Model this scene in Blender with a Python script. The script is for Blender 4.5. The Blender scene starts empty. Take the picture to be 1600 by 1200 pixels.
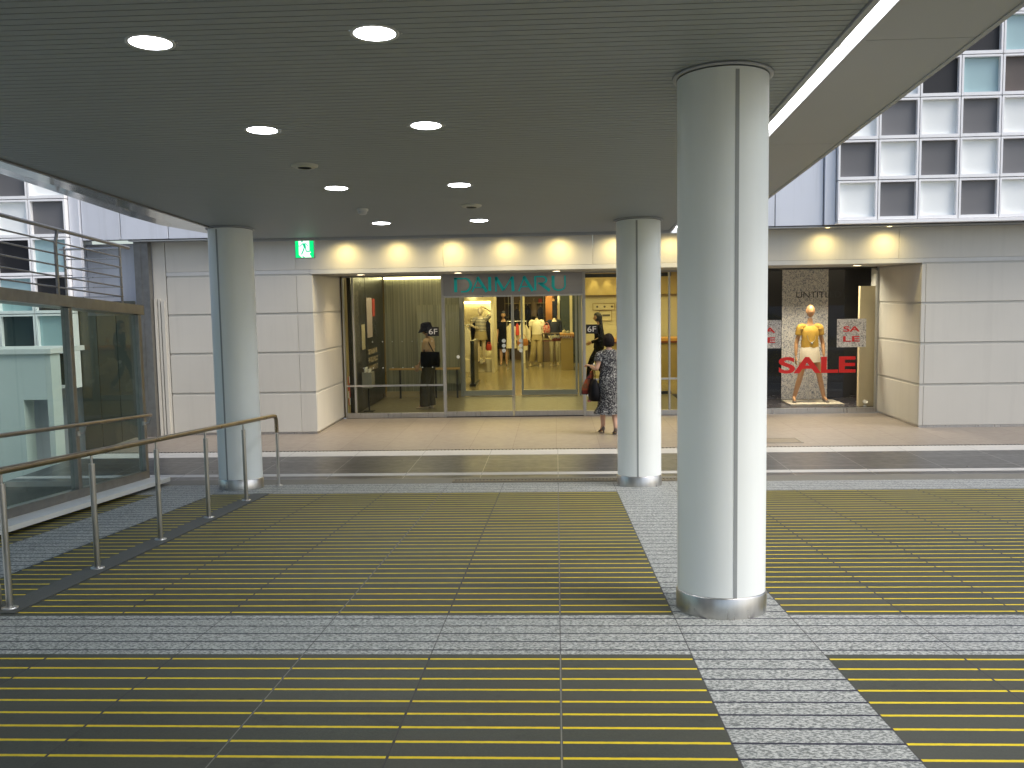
import bpy, bmesh, math, random
from mathutils import Vector, Matrix, noise
R = math.radians
random.seed(7)
scene = bpy.context.scene
col = scene.collection

# ------------------------------------------------------------------ camera
cam_d = bpy.data.cameras.new('camera'); cam = bpy.data.objects.new('camera', cam_d); col.objects.link(cam)
cam_d.sensor_width = 36; cam_d.lens = 1471/1600*36; cam_d.clip_start = 0.05; cam_d.clip_end = 2000
yw, pt, rl = .0479, -.0929, -.0174
fw = Vector((-math.sin(yw)*math.cos(pt), math.cos(yw)*math.cos(pt), math.sin(pt)))
r0 = Vector((math.cos(yw), math.sin(yw), 0)); u0 = r0.cross(fw)
rr = math.cos(rl)*r0 + math.sin(rl)*u0; uu = -math.sin(rl)*r0 + math.cos(rl)*u0
cam.matrix_world = Matrix(((rr.x, uu.x, -fw.x, 0), (rr.y, uu.y, -fw.y, 0), (rr.z, uu.z, -fw.z, 2.1), (0, 0, 0, 1)))
scene.camera = cam

# ------------------------------------------------------------------ world, sun, exposure
SUN_EL, SUN_AZ = R(50), R(118)          # azimuth measured clockwise from +Y; sun behind and right of the camera
world = bpy.data.worlds.new('World'); scene.world = world; world.use_nodes = True
wn = world.node_tree.nodes; wl = world.node_tree.links
sky = wn.new('ShaderNodeTexSky'); sky.sky_type = 'NISHITA'; sky.sun_disc = False
sky.sun_elevation = SUN_EL; sky.sun_rotation = SUN_AZ; sky.air_density = 1.0; sky.dust_density = 3.0; sky.ozone_density = 1.0
wl.new(sky.outputs[0], wn['Background'].inputs[0]); wn['Background'].inputs[1].default_value = .15
sd = bpy.data.lights.new('sun', 'SUN'); sd.energy = .95; sd.angle = R(30); sd.color = (1, .985, .95)
so = bpy.data.objects.new('sun', sd); col.objects.link(so)
sdir = Vector((math.sin(SUN_AZ)*math.cos(SUN_EL), math.cos(SUN_AZ)*math.cos(SUN_EL), math.sin(SUN_EL)))
so.rotation_euler = sdir.to_track_quat('Z', 'Y').to_euler(); so.location = (4, -4, 30)
scene.view_settings.view_transform = 'Standard'; scene.view_settings.look = 'None'
scene.view_settings.exposure = .6; scene.view_settings.gamma = 1
scene.render.engine = 'CYCLES'

# ------------------------------------------------------------------ helpers
SL = .0672                                   # the ramp falls towards the shop
def dz(y): return 2.1 - 1.38768 - SL*y       # deck height
CH = 2.86                                    # canopy ceiling above deck

def tag(o, label=None, cat=None, group=None, kind=None):
    if label: o['label'] = label
    if cat: o['category'] = cat
    if group: o['group'] = group
    if kind: o['kind'] = kind
    return o
def thing(name, label, cat, loc=(0, 0, 0), group=None):
    o = bpy.data.objects.new(name, None); col.objects.link(o); o.location = loc; o.empty_display_size = .1
    return tag(o, label, cat, group)
def copy_tree(o, parent=None):
    c = o.copy(); col.objects.link(c)
    if parent: c.parent = parent
    for ch in o.children: copy_tree(ch, c)
    return c

class MB:
    def __init__(s): s.v = []; s.f = []; s.m = []; s.sm = []
    def add(s, vs, fs, mi=0, smooth=False):
        n = len(s.v); s.v += [tuple(v) for v in vs]
        for f in fs: s.f.append([i+n for i in f]); s.m.append(mi); s.sm.append(smooth)
        return s
    def box(s, x0, x1, y0, y1, z0, z1, mi=0, sy=0.0):
        """axis box; sy = z change per metre of y (sloped with the ramp)"""
        vs = []
        for z in (z0, z1):
            for x, y in ((x0, y0), (x1, y0), (x1, y1), (x0, y1)):
                vs.append((x, y, z + sy*y))
        return s.add(vs, [(3, 2, 1, 0), (4, 5, 6, 7), (0, 1, 5, 4), (1, 2, 6, 5), (2, 3, 7, 6), (3, 0, 4, 7)], mi)
    def tube(s, pts, rad, n=12, mi=0, cap=True, flat=1.0):
        pts = [Vector(p) for p in pts]
        if not hasattr(rad, '__len__'): rad = [rad]*len(pts)
        rings = []; prev = None
        for i, p in enumerate(pts):
            t = (pts[min(i+1, len(pts)-1)] - pts[max(i-1, 0)]).normalized()
            if prev is None:
                a = Vector((0, 0, 1)) if abs(t.z) < .9 else Vector((1, 0, 0))
                u = t.cross(a).normalized()
            else:
                u = (prev - t*prev.dot(t)).normalized()
            prev = u; w = t.cross(u)
            rings.append([p + (u*math.cos(2*math.pi*k/n) + w*flat*math.sin(2*math.pi*k/n))*rad[i] for k in range(n)])
        vs = [q for r_ in rings for q in r_]; fs = []
        for i in range(len(pts)-1):
            for k in range(n):
                a = i*n+k; b = i*n+(k+1) % n; fs.append((a, b, b+n, a+n))
        s.add(vs, fs, mi, True)
        if cap:
            s.add(rings[0], [tuple(range(n))[::-1]], mi); s.add(rings[-1], [tuple(range(n))], mi)
        return s
    def lathe(s, c, prof, n=32, mi=0, sy=0.0, smooth=True, cap=True):
        """profile (r, z) about the vertical through c; sy shears z with y so ends sit on the ramp"""
        vs = []; fs = []
        for r_, z in prof:
            for k in range(n):
                a = 2*math.pi*k/n; x = c[0]+r_*math.cos(a); y = c[1]+r_*math.sin(a)
                vs.append((x, y, c[2]+z + sy*(y-c[1])))
        for i in range(len(prof)-1):
            for k in range(n):
                a = i*n+k; b = i*n+(k+1) % n; fs.append((a, b, b+n, a+n))
        s.add(vs, fs, mi, smooth)
        if cap:
            m = len(prof)-1
            s.add(vs[:n], [tuple(range(n))[::-1]], mi); s.add(vs[m*n:], [tuple(range(n))], mi)
        return s
    def loft(s, rings, mi=0, cap=True, smooth=True):
        n = len(rings[0]); vs = [q for r_ in rings for q in r_]; fs = []
        for i in range(len(rings)-1):
            for k in range(n):
                a = i*n+k; b = i*n+(k+1) % n; fs.append((a, b, b+n, a+n))
        s.add(vs, fs, mi, smooth)
        if cap:
            s.add(rings[0], [tuple(range(n))[::-1]], mi); s.add(rings[-1], [tuple(range(n))], mi)
        return s
    def prism(s, poly, y0, y1, mi=0):
        """polygon in XZ extruded along y"""
        n = len(poly); vs = [(x, y0, z) for x, z in poly] + [(x, y1, z) for x, z in poly]
        fs = [tuple(range(n)), tuple(range(n, 2*n))[::-1]] + [(i, i+n, (i+1) % n+n, (i+1) % n) for i in range(n)]
        return s.add(vs, fs, mi)
    def mesh(s, me, M=None, mi=None):
        n = len(s.v)
        for v in me.vertices: s.v.append(tuple((M @ v.co) if M else v.co))
        for p in me.polygons:
            s.f.append([i+n for i in p.vertices]); s.m.append(p.material_index if mi is None else mi); s.sm.append(True)
        return s
    def xf(s, M):
        s.v = [tuple(M @ Vector(v)) for v in s.v]; return s
    def islands(s):
        p = list(range(len(s.v)))
        def find(i):
            while p[i] != i: p[i] = p[p[i]]; i = p[i]
            return i
        for f in s.f:
            for i in f[1:]: p[find(i)] = find(f[0])
        out = {}
        for k, f in enumerate(s.f): out.setdefault(find(f[0]), []).append(k)
        return list(out.values())
    def build_each(s, name, mats, parent=None, bevel=0):
        for ks in s.islands():
            m = MB(); idx = {}
            for k in ks:
                for i in s.f[k]:
                    if i not in idx: idx[i] = len(m.v); m.v.append(s.v[i])
                m.f.append([idx[i] for i in s.f[k]]); m.m.append(s.m[k]); m.sm.append(s.sm[k])
            m.build(name, mats, parent, bevel)
    def build(s, name, mats, parent=None, bevel=0):
        me = bpy.data.meshes.new(name); me.from_pydata(s.v, [], s.f); me.update()
        if not isinstance(mats, (list, tuple)): mats = [mats]
        for m in mats: me.materials.append(m)
        me.polygons.foreach_set('material_index', s.m); me.polygons.foreach_set('use_smooth', s.sm)
        bm = bmesh.new(); bm.from_mesh(me); bmesh.ops.recalc_face_normals(bm, faces=bm.faces); bm.to_mesh(me); bm.free()
        me.validate()
        o = bpy.data.objects.new(name, me); col.objects.link(o)
        if parent:
            o.parent = parent; o.matrix_parent_inverse = world_of(parent).inverted()
        if bevel:
            b = o.modifiers.new('bevel', 'BEVEL'); b.width = bevel; b.segments = 2; b.limit_method = 'ANGLE'
        return o
def world_of(o):
    M = Matrix.LocRotScale(o.location, o.rotation_euler, o.scale)
    if o.parent: M = world_of(o.parent) @ o.matrix_parent_inverse @ M
    return M

# ------------------------------------------------------------------ materials
def newmat(name):
    m = bpy.data.materials.new(name); m.use_nodes = True
    nt = m.node_tree; return m, nt, nt.nodes, nt.links, nt.nodes['Principled BSDF']
def mat(name, c, rough=.5, metal=0., var=.06, scale=6., bump=0., bscale=60., stretch=None, spec=None, rvar=.08, emis=None, estr=0, c2=None, obr=0.0, streak=0.0):
    m, nt, N, L, P = newmat(name)
    tc = N.new('ShaderNodeTexCoord'); mp = N.new('ShaderNodeMapping'); L.new(tc.outputs['Object'], mp.inputs[0])
    if stretch: mp.inputs['Scale'].default_value = stretch
    nz = N.new('ShaderNodeTexNoise'); nz.inputs['Scale'].default_value = scale; nz.inputs['Detail'].default_value = 6
    L.new(mp.outputs[0], nz.inputs[0])
    mx = N.new('ShaderNodeMix'); mx.data_type = 'RGBA'; L.new(nz.outputs[0], mx.inputs['Factor'])
    a = c2 if c2 else tuple(max(0, x*(1-var*1.6)) for x in c); b = c if c2 else tuple(min(1, x*(1+var*1.6)) for x in c)
    mx.inputs[6].default_value = (*a, 1); mx.inputs[7].default_value = (*b, 1)
    if c2:
        cr = N.new('ShaderNodeMapRange'); cr.inputs[1].default_value = .4; cr.inputs[2].default_value = .6
        L.new(nz.outputs[0], cr.inputs[0]); L.new(cr.outputs[0], mx.inputs['Factor'])
    outc = mx.outputs[2]
    if obr:        # piece to piece difference in tone
        oi = N.new('ShaderNodeObjectInfo'); hv = N.new('ShaderNodeHueSaturation'); r1 = N.new('ShaderNodeMapRange'); r1.inputs[3].default_value = 1-obr; r1.inputs[4].default_value = 1+obr*.6
        L.new(oi.outputs['Random'], r1.inputs[0]); L.new(r1.outputs[0], hv.inputs['Value']); L.new(outc, hv.inputs['Color']); outc = hv.outputs[0]
    if streak:     # rain streaks and grime
        m3 = N.new('ShaderNodeMapping'); m3.inputs['Scale'].default_value = (9, 9, .5); L.new(tc.outputs['Object'], m3.inputs[0])
        n3 = N.new('ShaderNodeTexNoise'); n3.inputs['Scale'].default_value = 1; n3.inputs['Detail'].default_value = 7; n3.inputs['Roughness'].default_value = .65; L.new(m3.outputs[0], n3.inputs[0])
        r3 = N.new('ShaderNodeMapRange'); r3.inputs[1].default_value = .5; r3.inputs[2].default_value = .75; r3.inputs[4].default_value = streak; L.new(n3.outputs[0], r3.inputs[0])
        x3 = N.new('ShaderNodeMix'); x3.data_type = 'RGBA'; x3.inputs[7].default_value = (.16, .15, .13, 1); L.new(r3.outputs[0], x3.inputs['Factor']); L.new(outc, x3.inputs[6]); outc = x3.outputs[2]
    L.new(outc, P.inputs['Base Color'])
    mr = N.new('ShaderNodeMapRange'); mr.inputs[3].default_value = max(.02, rough-rvar); mr.inputs[4].default_value = min(1, rough+rvar)
    L.new(nz.outputs[0], mr.inputs[0]); L.new(mr.outputs[0], P.inputs['Roughness'])
    P.inputs['Metallic'].default_value = metal
    if spec is not None: P.inputs['Specular IOR Level'].default_value = spec
    if bump:
        n2 = N.new('ShaderNodeTexNoise'); n2.inputs['Scale'].default_value = bscale; n2.inputs['Detail'].default_value = 4; L.new(mp.outputs[0], n2.inputs[0])
        bp = N.new('ShaderNodeBump'); bp.inputs['Strength'].default_value = bump; bp.inputs['Distance'].default_value = .01
        L.new(n2.outputs[0], bp.inputs['Height']); L.new(bp.outputs[0], P.inputs['Normal'])
    if emis:
        P.inputs['Emission Color'].default_value = (*emis, 1); P.inputs['Emission Strength'].default_value = estr
    return m
def glass(name, tint=(.93, .97, .95), rough=0.0, boost=1.0):
    m = bpy.data.materials.new(name); m.use_nodes = True; nt = m.node_tree; N = nt.nodes; L = nt.links; N.clear()
    out = N.new('ShaderNodeOutputMaterial'); t = N.new('ShaderNodeBsdfTransparent'); g = N.new('ShaderNodeBsdfGlossy')
    t.inputs[0].default_value = (*tint, 1); g.inputs['Roughness'].default_value = rough
    fr = N.new('ShaderNodeFresnel'); fr.inputs[0].default_value = 1.5
    ge = N.new('ShaderNodeNewGeometry'); inv = N.new('ShaderNodeMath'); inv.operation = 'SUBTRACT'; inv.inputs[0].default_value = 1; L.new(ge.outputs['Backfacing'], inv.inputs[1])
    m2 = N.new('ShaderNodeMath'); m2.operation = 'MULTIPLY'; L.new(inv.outputs[0], m2.inputs[1])
    mt = N.new('ShaderNodeMath'); mt.operation = 'MULTIPLY'; mt.inputs[1].default_value = boost; mt.use_clamp = True
    L.new(fr.outputs[0], mt.inputs[0]); mx = N.new('ShaderNodeMixShader')
    L.new(mt.outputs[0], m2.inputs[0]); L.new(m2.outputs[0], mx.inputs[0]); L.new(t.outputs[0], mx.inputs[1]); L.new(g.outputs[0], mx.inputs[2]); L.new(mx.outputs[0], out.inputs[0])
    return m
def emit(name, c, s):
    m = bpy.data.materials.new(name); m.use_nodes = True; N = m.node_tree.nodes; L = m.node_tree.links
    P = N['Principled BSDF']; P.inputs['Base Color'].default_value = (.8, .8, .8, 1)
    P.inputs['Emission Color'].default_value = (*c, 1); P.inputs['Emission Strength'].default_value = s
    return m

M_steel = mat('stainless_steel', (.55, .54, .52), .3, 1, .1, 30, stretch=(1, 1, .1))
M_steel_dk = mat('weathered_steel', (.33, .32, .30), .38, 1, .15, 12)
M_brass = mat('bronze_steel_rail', (.36, .30, .22), .3, 1, .12, 10)
M_column = mat('column_enamel', (.80, .84, .82), .40, 0, .05, 1.2, rvar=.12, bump=.03, bscale=6, obr=.04, streak=.045)
M_seam = mat('column_joint', (.30, .32, .32), .5)
M_ceil = mat('ceiling_slat', (.345, .375, .395), .55, 0, .06, 1.5)
M_ceilgap = mat('ceiling_gap', (.03, .03, .03), .9)
M_soffit = mat('soffit_panel', (.45, .465, .50), .5, 0, .05, 1.2)
M_gutter = mat('gutter_metal', (.62, .68, .74), .14, .9, .05, 2, bump=.1, bscale=3)
M_panel = mat('facade_panel', (.56, .54, .475), .5, 0, .06, .9, bump=.03, bscale=120, obr=.05, streak=.09)
M_clad = mat('upper_cladding', (.68, .71, .77), .35, .15, .03, 1.0, obr=.06, streak=.15)
M_frame = mat('white_aluminium', (.90, .90, .90), .35, 0, .03, 4, streak=.08)
M_black = mat('black_void', (.012, .012, .014), .5)
M_blind = mat('grey_blind', (.17, .17, .175), .6, 0, .06, 2, obr=.25)
M_frost = mat('frosted_panel', (.90, .93, .91), .5, 0, .03, 2, obr=.06)
M_teal = mat('teal_pane', (.36, .52, .54), .2, 0, .06, 2)
M_brownroom = mat('dim_room', (.12, .10, .09), .6, 0, .2, 3)
M_glass = glass('shop_glass', (.95, .97, .92), boost=.6)
M_glass_in = glass('inner_glass', (.97, .98, .95), boost=.5)
M_glass_side = glass('side_glass', (.80, .88, .84), boost=.75)
M_white = mat('white_paint', (.78, .78, .76), .5, 0, .04, 4)
M_conc = mat('pale_concrete', (.62, .64, .62), .7, 0, .08, 5, bump=.1)
M_dark = mat('dark_metal', (.05, .05, .05), .4, .5)

def deck_material():
    m, nt, N, L, P = newmat('ramp_tiles')
    tc = N.new('ShaderNodeTexCoord'); sx = N.new('ShaderNodeSeparateXYZ'); L.new(tc.outputs['Object'], sx.inputs[0])
    X, Y = sx.outputs[0], sx.outputs[1]
    def mth(op, a, b=None, clamp=False):
        n = N.new('ShaderNodeMath'); n.operation = op; n.use_clamp = clamp
        for i, q in enumerate((a, b)):
            if q is None: continue
            if isinstance(q, (int, float)): n.inputs[i].default_value = q
            else: L.new(q, n.inputs[i])
        return n.outputs[0]
    def rng(v, a, b): return mth('MULTIPLY', mth('GREATER_THAN', v, a), mth('LESS_THAN', v, b))
    def either(a, b): return mth('MAXIMUM', a, b)
    def mix(f, a, b):
        n = N.new('ShaderNodeMix'); n.data_type = 'RGBA'
        L.new(f, n.inputs['Factor'])
        for i, q in ((6, a), (7, b)):
            if isinstance(q, tuple): n.inputs[i].default_value = (*q, 1)
            else: L.new(q, n.inputs[i])
        return n.outputs[2]
    gran = either(either(rng(X, .61, 1.22), rng(X, -4.28, -3.66)), either(rng(Y, 4.281, 4.956), either(rng(Y, 9.681, 10.42), rng(Y, -1.12, -.445))))
    # grooves / yellow grip lines every 135 mm, five to a tile
    fy = mth('FRACT', mth('DIVIDE', mth('ADD', Y, 20-4.281+.0+.655), .135))
    fy = mth('FRACT', mth('DIVIDE', mth('SUBTRACT', Y, 4.281-13.5), .135))
    dline = mth('MULTIPLY', mth('ABSOLUTE', mth('SUBTRACT', fy, .5)), .135)
    fx = mth('FRACT', mth('DIVIDE', mth('ADD', X, 61.0), .61))
    djx = mth('MULTIPLY', mth('SUBTRACT', .5, mth('ABSOLUTE', mth('SUBTRACT', fx, .5))), .61)      # distance to x joint
    ft = mth('FRACT', mth('DIVIDE', mth('SUBTRACT', Y, 4.281-13.5), .675))
    djy = mth('MULTIPLY', mth('SUBTRACT', .5, mth('ABSOLUTE', mth('SUBTRACT', ft, .5))), .675)
    wob = N.new('ShaderNodeTexNoise'); wob.inputs['Scale'].default_value = 40; wob.inputs['Detail'].default_value = 3; L.new(tc.outputs['Object'], wob.inputs[0])
    wv = mth('MULTIPLY', mth('SUBTRACT', wob.outputs[0], .5), .004)
    yl = mth('LESS_THAN', mth('ADD', dline, wv), .0095)
    ylw = mth('MULTIPLY', yl, mth('GREATER_THAN', djx, .0055))
    dk = mth('LESS_THAN', mth('ADD', dline, wv), .0078)
    # tile ids
    cx = mth('FLOOR', mth('DIVIDE', mth('ADD', X, 61.0), .61)); cy = mth('FLOOR', mth('DIVIDE', mth('SUBTRACT', Y, 4.281-13.5), .675))
    cb = N.new('ShaderNodeCombineXYZ'); L.new(cx, cb.inputs[0]); L.new(cy, cb.inputs[1])
    wn_ = N.new('ShaderNodeTexWhiteNoise'); L.new(cb.outputs[0], wn_.inputs[0])
    # dark stone
    ns = N.new('ShaderNodeTexNoise'); ns.inputs['Scale'].default_value = 110; ns.inputs['Detail'].default_value = 6; ns.inputs['Roughness'].default_value = .75; L.new(tc.outputs['Object'], ns.inputs[0])
    nb = N.new('ShaderNodeTexNoise'); nb.inputs['Scale'].default_value = 1.3; nb.inputs['Detail'].default_value = 6; L.new(tc.outputs['Object'], nb.inputs[0])
    st = mix(mth('MULTIPLY', ns.outputs[0], 1.0), (.004, .008, .004), (.100, .110, .088))
    n5 = N.new('ShaderNodeMapRange'); n5.inputs[1].default_value = .38; n5.inputs[2].default_value = .66; L.new(nb.outputs[0], n5.inputs[0])
    st = mix(mth('MULTIPLY', n5.outputs[0], .6), st, (.075, .072, .052))
    dirt = N.new('ShaderNodeTexNoise'); dirt.inputs['Scale'].default_value = 3.1; dirt.inputs['Detail'].default_value = 9; dirt.inputs['Roughness'].default_value = .75; L.new(tc.outputs['Object'], dirt.inputs[0])
    dm = N.new('ShaderNodeMapRange'); dm.inputs[1].default_value = .56; dm.inputs[2].default_value = .72; L.new(dirt.outputs[0], dm.inputs[0])
    st = mix(mth('MULTIPLY', dm.outputs[0], .7), st, (.022, .022, .020))
    gum = N.new('ShaderNodeTexVoronoi'); gum.inputs['Scale'].default_value = 1.6; gum.inputs['Randomness'].default_value = 1; L.new(tc.outputs['Object'], gum.inputs[0])
    gumf = mth('LESS_THAN', gum.outputs['Distance'], .028)
    sv = mix(mth('MULTIPLY', wn_.outputs[0], .38), st, (.09, .094, .08))
    sv = mix(mth('MULTIPLY', gumf, .5), sv, (.03, .03, .028))
    jx = mth('LESS_THAN', djx, .0026)
    # joints: some filled pale, some dark
    cjx = mth('FLOOR', mth('DIVIDE', mth('ADD', X, 61.305), .61)); cj2 = N.new('ShaderNodeTexWhiteNoise'); cj2.noise_dimensions = '1D'; L.new(mth('ADD', cjx, 9.7), cj2.inputs['W'])
    jc = mix(either(rng(X, -.1, .1), rng(X, -1.3, -1.1)), (.045, .045, .045), (.19, .19, .165))
    sv = mix(jx, sv, jc)
    sv = mix(mth('MULTIPLY', mth('LESS_THAN', djy, .0025), .5), sv, (.04, .04, .04))
    wear = N.new('ShaderNodeTexNoise'); wear.inputs['Scale'].default_value = 14; wear.inputs['Detail'].default_value = 7; L.new(tc.outputs['Object'], wear.inputs[0])
    yc = mix(mth('MULTIPLY', wear.outputs[0], .9), (.84, .66, .02), (.56, .44, .02))
    tile = mix(ylw, sv, yc)
    # granite
    mp = N.new('ShaderNodeMapping'); mp.inputs['Scale'].default_value = (60, 115, 80); L.new(tc.outputs['Object'], mp.inputs[0])
    ng = N.new('ShaderNodeTexNoise'); ng.inputs['Scale'].default_value = 1; ng.inputs['Detail'].default_value = 3; ng.inputs['Roughness'].default_value = .7; L.new(mp.outputs[0], ng.inputs[0])
    vr = N.new('ShaderNodeTexVoronoi'); vr.inputs['Scale'].default_value = 1.7; L.new(mp.outputs[0], vr.inputs[0])
    gr = N.new('ShaderNodeMapRange'); gr.inputs[1].default_value = .43; gr.inputs[2].default_value = .58; L.new(ng.outputs[0], gr.inputs[0])
    gc = mix(gr.outputs[0], (.09, .105, .10), (.56, .58, .55))
    gc = mix(mth('MULTIPLY', vr.outputs[0], .25), gc, (.36, .38, .37))
    gc = mix(mth('MULTIPLY', mth('SUBTRACT', wn_.outputs[0], .0), .15), gc, (.28, .30, .29))
    gc = mix(mth('MULTIPLY', either(mth('LESS_THAN', djx, .003), mth('LESS_THAN', djy, .0022)), .75), gc, (.06, .06, .06))
    gc = mix(dk, gc, (.03, .03, .05))
    L.new(mix(gran, tile, gc), P.inputs['Base Color'])
    rg = N.new('ShaderNodeMapRange'); rg.inputs[3].default_value = .48; rg.inputs[4].default_value = .72; P.inputs['Specular IOR Level'].default_value = .35; L.new(nb.outputs[0], rg.inputs[0])
    L.new(rg.outputs[0], P.inputs['Roughness'])
    bp = N.new('ShaderNodeBump'); bp.inputs['Strength'].default_value = .35; bp.inputs['Distance'].default_value = .004
    h = mth('ADD', mth('MULTIPLY', ns.outputs[0], .3), mth('SUBTRACT', mth('MULTIPLY', ylw, .8), mth('ADD', jx, mth('MULTIPLY', dk, gran))))
    L.new(h, bp.inputs['Height']); L.new(bp.outputs[0], P.inputs['Normal'])
    return m

def tile_material(name, c, jc, sx_, sy_, ox=0, oy=0, jw=.004, rough=.5, var=.12, mott=.0, mc=(.3, .3, .3)):
    """floor slabs with joints every sx_ by sy_ metres"""
    m, nt, N, L, P = newmat(name)
    tc = N.new('ShaderNodeTexCoord'); s = N.new('ShaderNodeSeparateXYZ'); L.new(tc.outputs['Object'], s.inputs[0])
    def mth(op, a, b=None):
        n = N.new('ShaderNodeMath'); n.operation = op
        for i, q in enumerate((a, b)):
            if q is None: continue
            if isinstance(q, (int, float)): n.inputs[i].default_value = q
            else: L.new(q, n.inputs[i])
        return n.outputs[0]
    def mix(f, a, b):
        n = N.new('ShaderNodeMix'); n.data_type = 'RGBA'; L.new(f, n.inputs['Factor'])
        for i, q in ((6, a), (7, b)):
            if isinstance(q, tuple): n.inputs[i].default_value = (*q, 1)
            else: L.new(q, n.inputs[i])
        return n.outputs[2]
    ds = []; ids = []
    for v, p, o in ((s.outputs[0], sx_, ox), (s.outputs[1], sy_, oy)):
        t = mth('DIVIDE', mth('ADD', v, 100*p-o), p); ids.append(mth('FLOOR', t)); f = mth('FRACT', t)
        ds.append(mth('MULTIPLY', mth('SUBTRACT', .5, mth('ABSOLUTE', mth('SUBTRACT', f, .5))), p))
    j = mth('LESS_THAN', mth('MINIMUM', ds[0], ds[1]), jw)
    cb = N.new('ShaderNodeCombineXYZ'); L.new(ids[0], cb.inputs[0]); L.new(ids[1], cb.inputs[1])
    w = N.new('ShaderNodeTexWhiteNoise'); L.new(cb.outputs[0], w.inputs[0])
    n1 = N.new('ShaderNodeTexNoise'); n1.inputs['Scale'].default_value = 9; n1.inputs['Detail'].default_value = 8; L.new(tc.outputs['Object'], n1.inputs[0])
    n2 = N.new('ShaderNodeTexNoise'); n2.inputs['Scale'].default_value = 150; n2.inputs['Detail'].default_value = 3; L.new(tc.outputs['Object'], n2.inputs[0])
    lo = tuple(x*(1-var) for x in c); hi = tuple(min(1, x*(1+var)) for x in c)
    cc = mix(w.outputs[0], lo, hi); n4 = N.new('ShaderNodeTexNoise'); n4.inputs['Scale'].default_value = 2.2; n4.inputs['Detail'].default_value = 8; n4.inputs['Roughness'].default_value = .7; L.new(tc.outputs['Object'], n4.inputs[0])
    d4 = N.new('ShaderNodeMapRange'); d4.inputs[1].default_value = .52; d4.inputs[2].default_value = .72; d4.inputs[4].default_value = .45; L.new(n4.outputs[0], d4.inputs[0])
    cc = mix(d4.outputs[0], cc, tuple(x*.62 for x in c)); cc = mix(mth('MULTIPLY', n1.outputs[0], .6), cc, lo); cc = mix(mth('MULTIPLY', n2.outputs[0], .3), cc, hi)
    L.new(mix(j, cc, jc), P.inputs['Base Color'])
    rg = N.new('ShaderNodeMapRange'); rg.inputs[3].default_value = rough-.1; rg.inputs[4].default_value = rough+.1; L.new(n1.outputs[0], rg.inputs[0])
    L.new(rg.outputs[0], P.inputs['Roughness'])
    return m

# ------------------------------------------------------------------ the ground
g = MB(); g.add([(-400, -400, -4.5), (400, -400, -4.5), (400, 400, -4.5), (-400, 400, -4.5)], [(0, 1, 2, 3)])
tag(g.build('ground', mat('city_ground', (.22, .22, .21), .8, 0, .15, .05)), kind='structure')
d = MB(); d.box(-4.62, 9, -9, 10.42, 2.1-1.38768-.3, 2.1-1.38768, 0, -SL)
tag(d.build('ramp', deck_material()), kind='structure')
d = MB(); d.box(-3.225, -3.055, 5.0, 9.68, 2.1-1.38768+.001, 2.1-1.38768+.006, 0, -SL)
tag(d.build('rail_kerb_strip', mat('grey_strip', (.085, .09, .083), .7, 0, .12, 8, bump=.15)), kind='structure')
def sheet(name, x0, x1, y0, y1, z, m, th=.3):
    b = MB(); b.box(x0, x1, y0, y1, z-th, z); return tag(b.build(name, m), kind='structure')
sheet('threshold_paving', -6.6, 12, 10.42, 10.72, .012, mat('threshold_stone', (.17, .165, .14), .55, 0, .15, 12, bump=.1))
M_darktile = tile_material('dark_tile', (.065, .068, .072), (.28, .28, .27), .909, .6, .0, .0, .004, .32, .3)
sheet('dark_paving_edge', -6.6, 12, 10.72, 10.97, 0, M_darktile)
M_whitestone = tile_material('white_stone', (.48, .475, .45), (.25, .25, .24), .909, 50, 0, 0, .004, .5, .05)
sheet('white_stone_line', -6.6, 12, 10.97, 11.13, .001, M_whitestone)
sheet('dark_paving', -6.6, 12, 11.13, 12.38, 0, M_darktile)
sheet('white_stone_band', -6.6, 12, 12.38, 12.78, .001, M_whitestone)
M_beige = tile_material('beige_tile', (.25, .215, .18), (.16, .13, .11), .606, 1.818, -.02, 12.78, .004, .42, .08)
sheet('beige_paving', -6.6, 12, 12.86, 16.33, 0, M_beige)
# drains: slotted grates set flush in the paving
def grate(x0, x1, y0, y1, z, label, pitch, m):
    o = thing('drain_channel', label, 'drain', ((x0+x1)/2, y0, z))
    MB().box(x0, x1, y0, y1, z-.06, z-.03).build('channel', M_black, o)
    b = MB(); b.box(x0, x1, y0, y0+.008, z-.028, z); b.box(x0, x1, y1-.008, y1, z-.028, z)
    n = int((x1-x0)/pitch)
    for i in range(n): b.box(x0+i*pitch, x0+i*pitch+pitch*.55, y0+.009, y1-.009, z-.02, z-.002)
    b.build('grating', m, o)
    return o
grate(-6.6, 12, 12.785, 12.855, .0, 'narrow slotted steel drain running along the beige paving in front of the shop', .05, M_steel_dk)
grate(-1.2, 1.9, 10.47, 10.60, .020, 'slotted floor grating at the foot of the ramp between the rear columns', .04, mat('grate_bronze', (.22, .19, .14), .5, .6))
MB().box(2.45, 3.35, 13.18, 13.62, -.02, .004)
o = thing('access_cover', 'brown rectangular floor hatch set into the beige paving behind the front column', 'floor hatch', (3.1, 13.4, 0))
MB().box(2.55, 3.4, 13.15, 13.55, -.02, .004).build('lid', mat('hatch', (.20, .17, .13), .5, .4, .1, 10), o)
b = MB(); b.box(2.53, 2.547, 13.13, 13.57, -.02, .006); b.box(3.403, 3.42, 13.13, 13.57, -.02, .006); b.box(2.548, 3.402, 13.13, 13.147, -.02, .006); b.box(2.548, 3.402, 13.553, 13.57, -.02, .006)
b.build('rim', M_steel_dk, o)

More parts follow.
